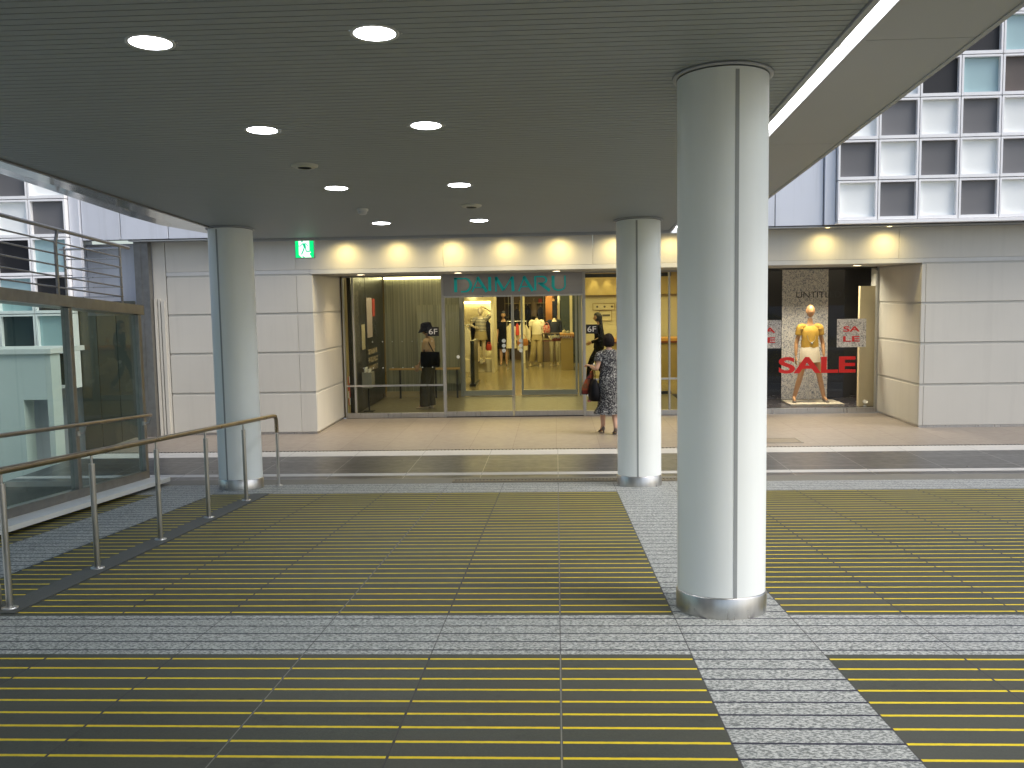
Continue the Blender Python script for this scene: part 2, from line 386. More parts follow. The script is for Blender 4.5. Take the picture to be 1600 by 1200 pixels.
# ------------------------------------------------------------------ canopy
canopy = thing('canopy', 'grey slatted walkway canopy over the sloping ramp with a bright slot along its right side', 'canopy', (-.9, 2, dz(2)+CH))
ZC = 2.1-1.38768+CH
def xl(y): return -3.62 - (11.1-y)*.06        # left edge drifts outwards towards the camera
b = MB(); y = -5.0
while y < 11.05:
    y1 = y+.0545
    b.add([(xl(y), y, ZC-SL*y), (1.318, y, ZC-SL*y), (1.318, y1, ZC-SL*y1), (xl(y1), y1, ZC-SL*y1),
           (xl(y), y, ZC-SL*y+.012), (1.318, y, ZC-SL*y+.012), (1.318, y1, ZC-SL*y1+.012), (xl(y1), y1, ZC-SL*y1+.012)],
          [(0, 1, 2, 3), (4, 5, 6, 7), (0, 1, 5, 4), (1, 2, 6, 5), (2, 3, 7, 6), (3, 0, 4, 7)])
    y += .0635
b.build('ceiling_slats', M_ceil, canopy)
b = MB(); b.add([(xl(-5)-.02, -5.02, ZC+SL*5+.013), (1.32, -5.02, ZC+SL*5+.013), (1.32, 11.1, ZC-SL*11.1+.013), (xl(11.1)-.02, 11.1, ZC-SL*11.1+.013),
                 (xl(-5)-.02, -5.02, ZC+SL*5+.5), (2.0, -5.02, ZC+SL*5+.5), (2.0, 11.1, ZC-SL*11.1+.5), (xl(11.1)-.02, 11.1, ZC-SL*11.1+.5)],
                [(0, 1, 2, 3), (4, 5, 6, 7), (0, 1, 5, 4), (1, 2, 6, 5), (2, 3, 7, 6), (3, 0, 4, 7)])
b.build('backing', M_ceilgap, canopy)
# slot light: two flanges, a diffuser set up between them
b = MB(); b.box(1.321, 1.352, -5, 11.1, ZC-.012, ZC+.10, 0, -SL); b.build('slot_flange', M_soffit, canopy)
b = MB(); b.box(1.428, 1.452, -5, 11.1, ZC-.012, ZC+.10, 0, -SL); b.build('slot_flange', M_soffit, canopy)
b = MB(); yy = -5.0
M_slot = emit('slot_diffuser', (1, 1, .97), 5.5)
while yy < 11:
    b.box(1.353, 1.427, yy, min(yy+1.90, 11.09), ZC+.03, ZC+.045, 0, -SL); yy += 1.96
b.build_each('diffuser', M_slot, canopy)
b = MB(); yy = -5+1.90
while yy < 11: b.box(1.353, 1.427, yy, yy+.06, ZC+.03, ZC+.04, 0, -SL); yy += 1.96
b.build_each('diffuser_joint', mat('diffuser_joint', (.75, .75, .68), .5, emis=(1, 1, .9), estr=.9), canopy)
b = MB(); yy = -5.0
ys = [-5, -2.2, 1.2, 4.6, 6.75, 8.9, 11.1]
for i in range(len(ys)-1): b.box(1.453, 1.965, ys[i]+.003, ys[i+1]-.003, ZC-.002, ZC+.02, 0, -SL)
b.build_each('soffit_panel', M_soffit, canopy)
b = MB(); b.box(1.453, 2.0, -5, 11.1, ZC+.021, ZC+.03, 0, -SL); b.build('soffit_backing', M_ceilgap, canopy)
b = MB(); b.box(1.966, 1.992, -5, 11.1, ZC-.008, ZC+.52, 0, -SL); b.build('edge_fascia', M_soffit, canopy)
# left gutter, a polished trough hanging outside the ceiling edge
b = MB(); nseg = 26
secs = []
for i in range(nseg+1):
    y = -5+16.1*i/nseg; x = xl(y); z = ZC-SL*y; w = (x-.03)+4.2 if y < 9.7 else (x-.03)+4.2-(y-9.7)*.36; w = max(w, .04)
    secs.append([(x-.03, y, z-.006), (x-.03-w*.5, y, z-.012), (x-.03-w, y, z-.002), (x-.03-w, y, z+.35), (x-.03, y, z+.35)])
b.loft(secs, smooth=False); b.build('gutter', M_gutter, canopy)
b = MB()
secs = []
for i in range(nseg+1):
    y = -5+16.1*i/nseg; x = xl(y); z = ZC-SL*y
    secs.append([(x-.027, y, z-.014), (x-.001, y, z-.014), (x-.001, y, z+.011), (x-.027, y, z+.011)])
b.loft(secs, smooth=False); b.build('edge_trim', mat('edge_trim', (.25, .25, .24), .4, .4), canopy)
b = MB(); b.box(xl(11.1), 1.99, 11.101, 11.125, ZC-.03, ZC+.5, 0, -SL); b.build('end_fascia', M_soffit, canopy)

# columns
def column(x, y, label, seam):
    o = thing('column', label, 'column', (x, y, dz(y)), 'round white columns carrying the canopy')
    rad = .236
    h = CH
    b = MB(); n = 64; prof = [(rad, .115), (rad, h-.02)]
    b.lathe((x, y, dz(y)), prof, n, sy=-SL); b.build('shaft', M_column, o)
    a = seam; b = MB()
    for da in (0, math.pi):
        c, s_ = math.cos(a+da), math.sin(a+da); t = Vector((-s_, c, 0))*.010
        p = Vector((x+c*(rad-.004), y+s_*(rad-.004), 0)); q = Vector((x+c*(rad+.0015), y+s_*(rad+.0015), 0))
        z0 = dz(y)+.12; z1 = dz(y)+h-.02
        vs = [p-t+Vector((0, 0, z0)), p+t+Vector((0, 0, z0)), q+t+Vector((0, 0, z0)), q-t+Vector((0, 0, z0))]
        vs += [v+Vector((0, 0, z1-z0)) for v in vs]
        b.add(vs, [(3, 2, 1, 0), (4, 5, 6, 7), (0, 1, 5, 4), (1, 2, 6, 5), (2, 3, 7, 6), (3, 0, 4, 7)])
    b.build('joint_strip', M_seam, o)
    b = MB(); b.lathe((x, y, dz(y)), [(rad+.007, -.01), (rad+.007, .108), (rad+.003, .114), (rad-.01, .114)], n, sy=-SL, cap=False)
    b.build('base_ring', M_steel, o)
    b = MB(); b.lathe((x, y, dz(y)+h), [(rad+.002, -.004), (rad+.022, -.004), (rad+.022, -.014), (rad+.002, -.014)], n, sy=-SL, cap=False)
    b.build('collar', M_soffit, o)
column(.887, 5.10, 'large round white column in the foreground standing on the granite crossing', R(-82))
column(.887, 10.2, 'white round column right of the shop doors at the far end of the ramp', R(-99))
column(-3.53, 10.2, 'white round column beside the end of the ramp handrail', R(-108))
column(-3.47, 5.1, 'white round column cut off by the left edge of the photo', R(-60))

# downlights, smoke detector, speakers, exit sign
M_lens = emit('downlight_lens', (.93, .97, 1), 16)
M_ring = mat('lamp_ring', (.7, .7, .68), .4)
def downlight():
    o = thing('downlight', 'x', 'ceiling lamp', (0, 0, 0), 'round white downlights in the canopy ceiling')
    b = MB(); b.lathe((0, 0, 0), [(.094, -.003), (.106, -.006), (.11, -.003), (.11, .0)], 40, sy=-SL, cap=False); b.build('trim_ring', M_ring, o)
    b = MB(); b.lathe((0, 0, 0), [(.0925, .004), (.093, -.002)], 40, sy=-SL); b.build('lens', M_lens, o)
    for k in (-.5, 0, .5):
        b = MB(); b.tube([(.118*math.cos(k), .118*math.sin(k)+.01, -.004), (.118*math.cos(k), .118*math.sin(k)+.01, .002)], .005, 8); b.build('screw', M_steel, o)
    l = bpy.data.lights.new('downlight_lamp', 'SPOT'); l.energy = 20; l.spot_size = R(130); l.spot_blend = .7; l.shadow_soft_size = .08; l.color = (.93, .97, 1)
    lo = bpy.data.objects.new('lamp', l); col.objects.link(lo); lo.parent = o; lo.location = (0, 0, -.03)
    return o
dl = downlight()
names = [(-.795, 4.31, 'largest downlight near the top centre of the ceiling, front of the right row'), (-.795, 5.97, 'second downlight of the right row, in front of the front column'),
         (-.795, 7.98, 'third downlight of the right row, just before the round ceiling speaker'), (-.797, 10.0, 'smallest downlight of the right row, nearest the shop doors'),
         (-1.832, 4.34, 'large downlight at the front of the left row, top left of the ceiling'), (-1.835, 5.98, 'second downlight of the left row, before the left ceiling speaker'),
         (-1.838, 7.99, 'third downlight of the left row, between speaker and smoke detector'), (-1.842, 10.04, 'farthest downlight of the left row, near the exit sign')]
for i, (x, y, lab) in enumerate(names):
    o = dl if i == 0 else copy_tree(dl)
    o.location = (x, y, dz(y)+CH); o['label'] = lab
def speaker(x, y, lab):
    o = thing('ceiling_speaker', lab, 'speaker', (x, y, dz(y)+CH), 'round speakers in the canopy ceiling')
    b = MB(); b.lathe((x, y, dz(y)+CH), [(.05, -.022), (.075, -.02), (.098, -.010), (.1, 0)], 32, sy=-SL, cap=False); b.build('rim', mat('cream_plastic', (.55, .54, .47), .5), o)
    b = MB(); b.lathe((x, y, dz(y)+CH), [(.051, -.001), (.051, -.010)], 32, sy=-SL); b.build('grille', M_dark, o)
speaker(-1.855, 7.05, 'round cream ceiling speaker beside the left row of lamps'); speaker(-.79, 9.02, 'round cream ceiling speaker between the last two lamps of the right row')
o = thing('smoke_detector', 'small white smoke detector near the far end of the canopy ceiling', 'smoke detector', (-1.847, 9.1, dz(9.1)+CH))
b = MB(); b.lathe((-1.847, 9.1, dz(9.1)+CH), [(.056, .0), (.056, -.018), (.048, -.022)], 28, sy=-SL); b.build('base', M_ring, o)
b = MB(); b.lathe((-1.847, 9.1, dz(9.1)+CH), [(.044, -.021), (.044, -.04), (.03, -.052), (.012, -.055)], 28, sy=-SL); b.build('dome', mat('detector_dome', (.6, .6, .62), .3), o)

# exit sign
EX, EY, EZ = -2.985, 11.2, 2.722
ex = thing('exit_sign', 'green and white running man exit sign under the end of the canopy', 'exit sign', (EX, EY, EZ-.125))
b = MB(); b.box(EX-.118, EX+.118, EY, EY+.05, EZ-.128, EZ+.128); b.build('housing', mat('sign_case', (.3, .34, .32), .4), ex, bevel=.004)
b = MB(); b.box(EX-.11, EX+.11, EY-.003, EY-.001, EZ-.12, EZ+.12); b.build('green_face', mat('exit_green', (.0, .45, .13), .4, emis=(.0, .85, .22), estr=.75), ex)
def ez(poly): return [(EX-.11+.22*u/1000, EZ+.12-.24*v/1000) for u, v in poly]
b = MB(); b.prism(ez([(190, 95), (770, 95), (770, 650), (860, 760), (780, 770), (780, 850), (880, 990), (330, 990), (190, 860)]), EY-.006, EY-.0035)
b.build('white_door', mat('exit_white', (.8, .85, .8), .4, emis=(.9, 1, .92), estr=.85), ex)
def strokes(mb, pts, w, y0, y1, mi=0, f=lambda p: p):
    """ribbon along a polyline in XZ"""
    pts = [Vector((p[0], p[1])) for p in pts]; L_ = []; R_ = []
    ww = w if hasattr(w, '__len__') else [w]*len(pts)
    for i, p in enumerate(pts):
        a = pts[max(i-1, 0)]; c = pts[min(i+1, len(pts)-1)]; t = (c-a).normalized(); n = Vector((-t.y, t.x))*ww[i]/2
        L_.append(p+n); R_.append(p-n)
    for i in range(len(pts)-1):
        mb.prism(f([(q.x, q.y) for q in (L_[i], L_[i+1], R_[i+1], R_[i])]), y0, y1, mi)
b = MB(); Yr = (EY-.009, EY-.0065)
circ = [(385+50*math.cos(t*math.pi/8), 200+45*math.sin(t*math.pi/8)) for t in range(16)]
b.prism(ez(circ), *Yr)
strokes(b, [(190, 425), (290, 430), (400, 320)], 42, *Yr, f=ez); strokes(b, [(380, 315), (600, 315), (690, 425)], 45, *Yr, f=ez)
b.prism(ez([(385, 295), (560, 295), (600, 520), (480, 520)]), *Yr)
strokes(b, [(500, 500), (440, 650), (330, 850)], 62, *Yr, f=ez); strokes(b, [(560, 500), (600, 690), (800, 695)], 62, *Yr, f=ez)
b.prism(ez([(330, 890), (420, 920), (520, 992), (430, 992)]), EY-.0082, EY-.0063)
b.build('running_man', mat('exit_man_green', (0, .35, .2), .4, emis=(0, .6, .3), estr=.6), ex)
b = MB(); b.box(EX-.02, EX+.02, EY+.01, EY+.04, EZ+.129, EZ+.2); b.build('hanger', M_steel_dk, ex)

# ------------------------------------------------------------------ handrails
def capsule_path(mb, pts, r, n=14): mb.tube(pts, r, n)
rail = thing('handrail', 'long steel handrail on slim posts along the left side of the ramp', 'handrail', (-3.14, 5.1, dz(5.1)))
RH = .80
b = MB(); pts = [(-3.14, y, dz(y)+RH) for y in [2.4+.4*i for i in range(20)]]
pts += [(-3.14, 10.18, dz(10.18)+RH), (-3.14, 10.27, dz(10.27)+RH-.006), (-3.14, 10.305, dz(10.3)+RH-.05), (-3.14, 10.31, dz(10.3)+RH-.19)]
capsule_path(b, pts, .0215, 16); b.build('top_rail', M_brass, rail)
for y in (5.1, 6.13, 7.15, 8.18, 9.2):
    b = MB(); z = dz(y); x = -3.14
    b.tube([(x, y, z+.0), (x, y, z+RH-.075)], .019, 16); b.tube([(x, y, z+RH-.075), (x, y, z+RH-.018)], .008, 10)
    b.lathe((x, y, z+.004), [(.045, 0), (.045, .008), (.02, .012)], 20, sy=-SL); b.build('post', M_steel, rail)
y = 10.31; b = MB(); b.tube([(-3.14, y, dz(y)), (-3.14, y, dz(y)+RH-.2)], .017, 16); b.lathe((-3.14, y, dz(y)+.004), [(.04, 0), (.04, .008), (.018, .012)], 20, sy=-SL); b.build('post', M_steel, rail)

# ------------------------------------------------------------------ glass side screen on the left
GX = -4.75
scr = thing('glass_screen', 'tall framed glass windscreen along the left edge of the ramp', 'glass screen', (GX, 9, dz(9)))
b = MB(); b.box(GX-.12, -4.47, -9, 10.52, 2.1-1.38768+.040, 2.1-1.38768+.085, 0, -SL); b.build('kerb', mat('kerb_stone', (.70, .71, .68), .6, 0, .08, 6, bump=.1), scr)
b = MB(); b.box(GX-.04, GX+.05, -9, 10.5, 2.1-1.38768+.086, 2.1-1.38768+.17, 0, -SL); b.build('bottom_rail', M_steel_dk, scr)
b = MB(); b.box(-4.87, -4.60, -9, 10.52, 2.1-1.38768-.3, 2.1-1.38768+.039, 0, -SL); b.build('kerb_shade_strip', M_dark, scr)  # shade beneath the kerb overhang, put in as a dark strip
for y in (2.85, 4.38, 5.9, 7.42, 8.95, 10.47):
    b = MB(); b.box(GX-.035, GX+.045, y-.035, y+.035, dz(y)+.171, dz(y)+1.955); b.build('post', M_steel_dk, scr, bevel=.004)
for y0, y1 in ((1.36, 2.81), (2.89, 4.34), (4.42, 5.86), (5.94, 7.38), (7.46, 8.91), (8.99, 10.43)):
    b = MB(); b.box(GX-.004, GX+.006, y0, y1, 2.1-1.38768+.172, 2.1-1.38768+1.955, 0, -SL); b.build('pane', M_glass_side, scr)
b = MB(); b.box(GX-.22, GX+.06, 1.3, 10.56, 2.1-1.38768+1.957, 2.1-1.38768+2.065, 0, -SL); b.build('top_beam', M_steel_dk, scr)
b = MB(); b.box(GX-.62, GX-.05, 10.60, 10.66, dz(10.6)+1.96, dz(10.6)+2.06); b.build('return_beam', M_steel_dk, scr)
hr = thing('wall_handrail', 'bronze handrail bracketed to the posts of the glass screen', 'handrail', (GX+.12, 9, dz(9)+.82))
b = MB(); b.tube([(GX+.13, y, dz(y)+.815) for y in (1.4, 3, 5, 7, 9, 10.3)]+[(GX+.125, 10.44, dz(10.4)+.812), (GX+.09, 10.5, dz(10.4)+.81), (GX+.05, 10.51, dz(10.4)+.81)], .02, 14); b.build('rail', M_brass, hr)
for y in (5.9, 7.42, 8.95, 10.42):
    b = MB(); b.tube([(GX+.046, y, dz(y)+.72), (GX+.11, y, dz(y)+.73), (GX+.13, y, dz(y)+.796)], .008, 8); b.lathe((GX+.05, y, dz(y)+.70), [(.02, 0), (.02, .04)], 12); b.build('bracket', M_steel, hr)
# railing above the screen
ur = thing('roof_railing', 'thin horizontal bar railing standing on top of the glass screen', 'railing', (GX-.1, 9, dz(9)+2.066))
RX = GX-.02
b = MB(); b.tube([(RX, y, dz(y)+2.70) for y in (1.5, 5, 8, 10.42)], .019, 12); b.build('top_rail', M_steel_dk, ur)
for h in (2.575, 2.465, 2.355, 2.25, 2.145):
    b = MB(); b.tube([(RX, y, dz(y)+h) for y in (1.5, 5, 8, 10.22)], .0085, 8); b.build('bar', M_steel_dk, ur)
for y in (3.0, 5.9, 8.85):
    b = MB(); b.box(RX+.0, RX+.02, y-.016, y+.016, dz(y)+2.066, dz(y)+2.56); b.add([(RX, y-.016, dz(y)+2.56), (RX+.02, y-.016, dz(y)+2.56), (RX+.02, y+.016, dz(y)+2.56), (RX, y+.016, dz(y)+2.56), (RX, y+.03, dz(y)+2.69), (RX+.02, y+.03, dz(y)+2.69), (RX+.02, y+.06, dz(y)+2.69), (RX, y+.06, dz(y)+2.69)], [(0, 1, 5, 4), (1, 2, 6, 5), (2, 3, 7, 6), (3, 0, 4, 7)])
    b.build('post', M_steel_dk, ur)
for x in (RX, RX-.62):
    b = MB(); y = 10.2; b.box(x-.008, x+.008, y-.012, y+.012, dz(y)+2.066, dz(y)+2.70); b.build('post', M_steel_dk, ur)
for k, h in enumerate((2.67, 2.56, 2.46, 2.36, 2.25, 2.145)):
    b = MB(); b.tube([(RX-.62-(0 if k else .06), 10.2, dz(10.2)+h), (RX, 10.2, dz(10.2)+h)], .007 if k else .012, 8); b.build('return_bar', M_steel, ur)

# ------------------------------------------------------------------ store building
FY = 14.5; GY = 16.4
bd = thing('store_building', 'department store with pale panelled ground floor and a gridded white upper facade', 'building', (0, FY, 0))
def panels(x0, x1, seams, vseams, y, name='wall_panel', side=None):
    """wall panels with open joints on a dark backing; side: constant-x wall running y0..y1"""
    gap = .017
    zs = [.035]+seams
    for i in range(len(zs)-1):
        b = MB()
        for j in range(len(vseams)-1):
            a0, a1 = vseams[j]+.003, vseams[j+1]-.003; z0, z1 = zs[i]+gap*(i > 0), zs[i+1]-gap-.004
            if side is None: b.box(a0, a1, y, y+.03, z0, z1)
            elif side > 0: b.box(y-.03, y, a0, a1, z0, z1)
            else: b.box(y, y+.03, a0, a1, z0, z1)
        b.build_each(name, M_panel, bd, bevel=.003)
SE = [.655, 1.283, 1.89, 2.495]
panels(-6.06, -3.76, SE, [-6.06, -4.012, -3.7605], FY)
panels(0, 0, SE, [FY+.031, GY-.03], -3.76, side=1)
panels(5.49, 12, SE, [5.49, 5.556, 7.6, 9.7, 12], FY)
panels(0, 0, SE, [FY+.031, GY-.03], 5.49, side=-1)
M_joint = mat('joint_backing', (.46, .45, .40), .7)  # grey backing colour showing in the open panel joints
b = MB(); b.box(-6.05, -3.771, FY+.012, GY+.4, .036, 3.03); b.box(5.501, 12, FY+.012, GY+.4, .036, 3.03); b.build_each('wall_core', M_joint, bd)
b = MB(); b.box(-6.06, -3.775, FY+.02, FY+.031, 0, .03); b.box(5.505, 12, FY+.02, FY+.031, 0, .03); b.box(-3.79, -3.775, FY+.04, GY, 0, .03); b.box(5.505, 5.52, FY+.04, GY, 0, .03); b.build_each('base_trim', M_steel, bd)
# fascia over the entrance recess
vs = [-6.06, -4.012, -1.72, .57, 2.86, 5.15, 7.6, 9.7, 12]
b = MB()
for i in range(len(vs)-1): b.box(vs[i]+.002, vs[i+1]-.002, FY, FY+.03, 2.565 if -4.1 < vs[i] < 5.1 or 1 else 2.5, 3.03)
b.build_each('fascia', M_panel, bd, bevel=.002)
b = MB(); b.box(-3.79, 5.52, FY-.004, FY+.05, 2.497, 2.562); b.box(-6.06, -3.791, FY+.004, FY+.03, 2.503, 2.562); b.box(5.521, 12, FY+.004, FY+.03, 2.503, 2.562); b.build_each('fascia_trim', mat('fascia_trim', (.55, .55, .52), .4), bd)
b = MB(); b.box(-3.79, 5.52, FY+.051, GY+.1, 2.497, 2.54); b.build('recess_ceiling', mat('recess_ceiling', (.42, .42, .39), .5), bd)
# underside lip above the fascia + cladding
b = MB(); b.box(-6.5, 12, 14.2, FY+.3, 3.031, 3.045); b.build('cladding_underside', mat('underside', (.28, .30, .31), .5), bd)
b = MB(); b.box(-6.5, 12, 14.205, 14.24, 3.046, 3.06); b.build('drip_edge', M_dark, bd)
cl = [-7.21, -6.61, -5.87, -4.4, -2.9, -1.45, 0, 1.3, 2.5, 3.24, 3.94]
b = MB()
for i in range(len(cl)-1): b.box(cl[i]+.006, cl[i+1]-.006, 14.2, 14.24, 3.062, 9.5)
b.build_each('cladding', M_clad, bd, bevel=.004)
b = MB(); b.box(3.946, 4.1, 14.15, 14.24, 3.062, 9.5); b.box(-7.372, -7.217, 14.15, 14.24, 2.15, 9.5); b.build_each('corner_pilaster', M_clad, bd, bevel=.004)
b = MB(); b.box(-14, 13, 14.45, 15, 3.1, 9.6); b.box(-7.2, 4, 14.241, 14.449, 3.1, 9.6); b.build_each('upper_core', M_black, bd)
b = MB(); b.box(-7.40, -6.3, 14.7, 14.75, 2.0, 3.029); b.box(-6.9, -6.895, 14.69, 14.699, 2.1, 3.02); b.build_each('side_wall', M_clad, bd)
b = MB(); b.box(-14, -7.41, 14.46, 14.9, -4, 3.09); b.build('lower_wall', M_clad, bd)
M_olive = mat('olive_glazing', (.06, .068, .058), .25, 0, .15, 2)
for k, (xa, xb) in enumerate(((-7.40, -7.12), (-7.11, -6.81), (-6.80, -6.50))):
    b = MB(); b.box(xa, xb, 14.30, 14.34, -.2, 2.13); b.build('dark_side_panel', M_olive, bd)
b = MB(); b.box(-6.49, -6.27, 14.35, 14.48, 0, 3.03); b.box(-6.44, -6.38, 14.34, 14.349, 0, 3.02); b.build('corner_post', M_steel_dk, bd)
b = MB(); b.box(-6.269, -6.07, 14.5, 14.6, 0, 3.03); b.box(-6.26, -6.22, 14.46, 14.499, 0, 2.15); b.box(-6.20, -6.17, 14.47, 14.499, 0, 2.15); b.box(-6.15, -6.10, 14.46, 14.499, 0, 2.12); b.build_each('door_jamb', M_panel, bd)

# gridded window walls: one part per window, with its pane as a sub-part
PX, PZ = .573, .576
def cell_window(x, z, kind):
    w = MB(); y0, y1 = 14.06, 14.13; t = .027; sl = .045
    x0, x1, z0, z1 = x+.006, x+PX-.006, z+.006, z+PZ-.006
    for (a, b_, c, d_) in ((x0, x0+t, z0, z1), (x1-t, x1, z0, z1), (x0+t, x1-t, z0, z0+sl), (x0+t, x1-t, z1-t, z1)): w.box(a, b_, y0, y1+.14, c, d_)
    f = w.build('window', M_frame, bd)
    p = MB(); m = {'d': M_blind, 'w': M_frost, 'k': M_black, 't': M_teal, 'b': M_brownroom, 'g': mat('dark_green_pane', (.03, .05, .05), .15)}[kind]
    p.box(x0+t, x1-t, y1+.0, y1+.012, z0+sl, z1-t)
    p.build('pane', m, f)
    if kind in 'kb':
        pass
gx0 = 4.105
rows = ['wdwdwdwd', 'dwdwdwdw', 'wdwdwdwd', 'dwktbtwd', 'wdwktdwd']
for r_ in range(6):
    for c in range(7):
        ch = rows[r_][c] if r_ < len(rows) else 'wd'[(r_+c) % 2]
        cell_window(gx0+PX*c, 3.11+PZ*r_, ch)
b = MB(); b.box(4.101, 12.2, 14.02, 14.24, 3.062, 3.108); b.build('grid_sill', M_frame, bd, bevel=.004)
colsL = {0: 'wdwdwd', -1: 'tdwdwd'}
lay = {3.11: 'dwdwd', 3.11+PZ: 'wdwdw', 3.11-PZ: 'tktkt', 3.11-2*PZ: 'ktktk', 3.11-3*PZ: 'tgtgt', 3.11+2*PZ: 'dwdwd', 3.11-4*PZ: 'gtgtg'}
for z, s_ in lay.items():
    for c, ch in enumerate(s_): cell_window(-7.378-PX*(c+1), z, ch)

# ------------------------------------------------------------------ shopfront
M_sil = mat('mullion', (.44, .44, .42), .35, .6, .03, 1)
sf = thing('shopfront', 'frameless glass shop entrance with steel sill and twin sliding doors under the recess', 'shopfront', (-.75, GY, 0))
b = MB(); b.box(-3.73, -1.99, GY-.045, GY+.045, .0, .088); b.box(.51, 2.42, GY-.045, GY+.045, 0, .088); b.build_each('sill', M_steel, sf, bevel=.003)
b = MB(); b.box(-3.735, -1.99, GY-.03, GY+.03, 2.47, 2.496); b.box(.51, 2.42, GY-.03, GY+.03, 2.47, 2.496); b.build_each('head_trim', M_steel_dk, sf)
for x, w in ((-3.72, .025), (-3.545, .03), (-1.968, .042), (.485, .045), (1.95, .03), (2.42, .045)):
    b = MB(); b.box(x-w/2, x+w/2, GY-.05, GY+.05, .0 if w > .04 else .089, 2.496 if w > .04 else 2.469); b.build('mullion', M_sil, sf, bevel=.002)
for x0, x1 in ((-3.705, -3.562), (-3.528, -1.991), (.51, 1.933), (1.967, 2.395)):
    b = MB(); b.box(x0, x1, GY-.006, GY+.006, .089, 2.469); b.build('pane', M_glass, sf)
b = MB(); b.box(-3.70, -1.991, GY-.075, GY-.051, .56, .592); b.box(.51, 2.39, GY-.075, GY-.051, .62, .652); b.build_each('guard_rail', M_steel, sf)
b = MB(); b.box(-1.946, .461, GY-.06, GY+.12, 2.125, 2.495); b.build('sign_band', mat('brushed_header', (.34, .33, .33), .33, .85, .08, 20, stretch=(.1, 1, 1)), sf, bevel=.002)
# sliding doors
for x0, x1 in ((-1.946, -.768), (-.75, .461)):
    b = MB(); b.box(x0, x1, GY-.02, GY+.02, .012, .10); b.box(x0, x1, GY-.02, GY+.02, 2.095, 2.124)
    b.box(x0, x0+.012, GY-.02, GY+.02, .101, 2.094); b.box(x1-.012, x1, GY-.02, GY+.02, .101, 2.094)
    dr = b.build('sliding_door', M_steel, sf)
    b = MB(); b.box(x0+.013, x1-.013, GY-.005, GY+.005, .102, 2.093); b.build('pane', M_glass, dr)
b = MB(); b.box(-1.946, .461, GY-.04, GY+.04, 0, .010); b.build('threshold', M_dark, sf)
M_dot = mat('glass_sticker', (.6, .65, .62), .5)
def disc(mb, x, y, z, r_, n=20): mb.prism([(x+r_*math.cos(2*math.pi*k/n), z+r_*math.sin(2*math.pi*k/n)) for k in range(n)], y-.002, y)
for x in (-.915, -.62):
    for z in (1.33, 1.245, 1.16):
        b = MB(); disc(b, x, GY-.022, z, .034); b.build('round_sticker', M_dot, sf)
b = MB()
for i in range(13):
    x = -3.4+.175*i
    if x < -2.02 : disc(b, x, GY-.008, .885, .010, 10); 
for i in range(8): disc(b, -3.4+.175*i, GY-.008, 1.345, .008, 10)
disc(b, -1.72, GY-.008, 1.06, .03); disc(b, .56, GY-.009, .36, .034)
b.build_each('marker_dot', M_dot, sf)
b = MB(); b.box(.53, .59, GY-.010, GY-.008, .24, .28); b.build('small_sticker', mat('dark_sticker', (.25, .08, .08), .5), sf)

# turquoise letters
sg = thing('store_sign', 'turquoise store name in wide thin capitals on the steel band above the doors', 'sign', (-.78, GY-.07, 2.2))
M_turq = mat('turquoise', (.0, .60, .66), .35, 0, .03, 3)
Yr = (GY-.085, GY-.065); X0, X1, Z0, Z1 = -1.755, .19, 2.185, 2.44
def U(p): return [(X0+(X1-X0)*u/1000, Z0+(Z1-Z0)*v/100) for u, v in p]
def ln(mb, pts, w): strokes(mb, [U([p])[0] for p in pts], w, *Yr)
def letter(fn): b = MB(); fn(b); b.build('letter', M_turq, sg)
TK, TN = .052, .026
def _D(b):
    ln(b, [(13, 0), (13, 100)], TK); ln(b, [(0, 92), (90, 92)], TN)
    ln(b, [(90+58*math.sin(a), 48+45*math.cos(a)) for a in [math.pi*k/12 for k in range(13)]], [TN+.022*math.sin(math.pi*k/12) for k in range(13)]); ln(b, [(60, 3), (92, 3)], TN)
def _A(x0, x1):
    def f(b): ln(b, [(x0, 0), ((x0+x1)/2-12, 97)], TN); ln(b, [((x0+x1)/2-18, 100), (x1, 0)], TK); ln(b, [(x0+22, 30), (x1-30, 30)], TN*.8)
    return f
def _I(b): ln(b, [(317, 5), (317, 100)], TK)
def _M(b): ln(b, [(372, 0), (372, 100)], TN*1.2); ln(b, [(372, 97), (440, 8)], TK); ln(b, [(440, 8), (515, 97)], TN); ln(b, [(518, 100), (525, 0)], TK)
def _R(b):
    ln(b, [(722, 3), (722, 100)], TN*1.4); ln(b, [(722, 96), (790, 96)], TN)
    ln(b, [(790+30*math.sin(a), 73+22*math.cos(a)) for a in [math.pi*k/10 for k in range(11)]], [TN+.012*math.sin(math.pi*k/10) for k in range(11)])
    ln(b, [(745, 51), (790, 51)], TN); ln(b, [(765, 50), (850, 0)], TK)
def _Uu(b):
    pts = [(880, 100), (880, 30), (890, 12), (915, 3), (945, 3), (975, 12), (985, 30), (985, 100)]
    ln(b, pts, [TK, TK, TK*.8, TN, TN, TN, TN, TN])
for f in (_D, _A(160, 290), _I, _M, _A(575, 700), _R, _Uu): letter(f)

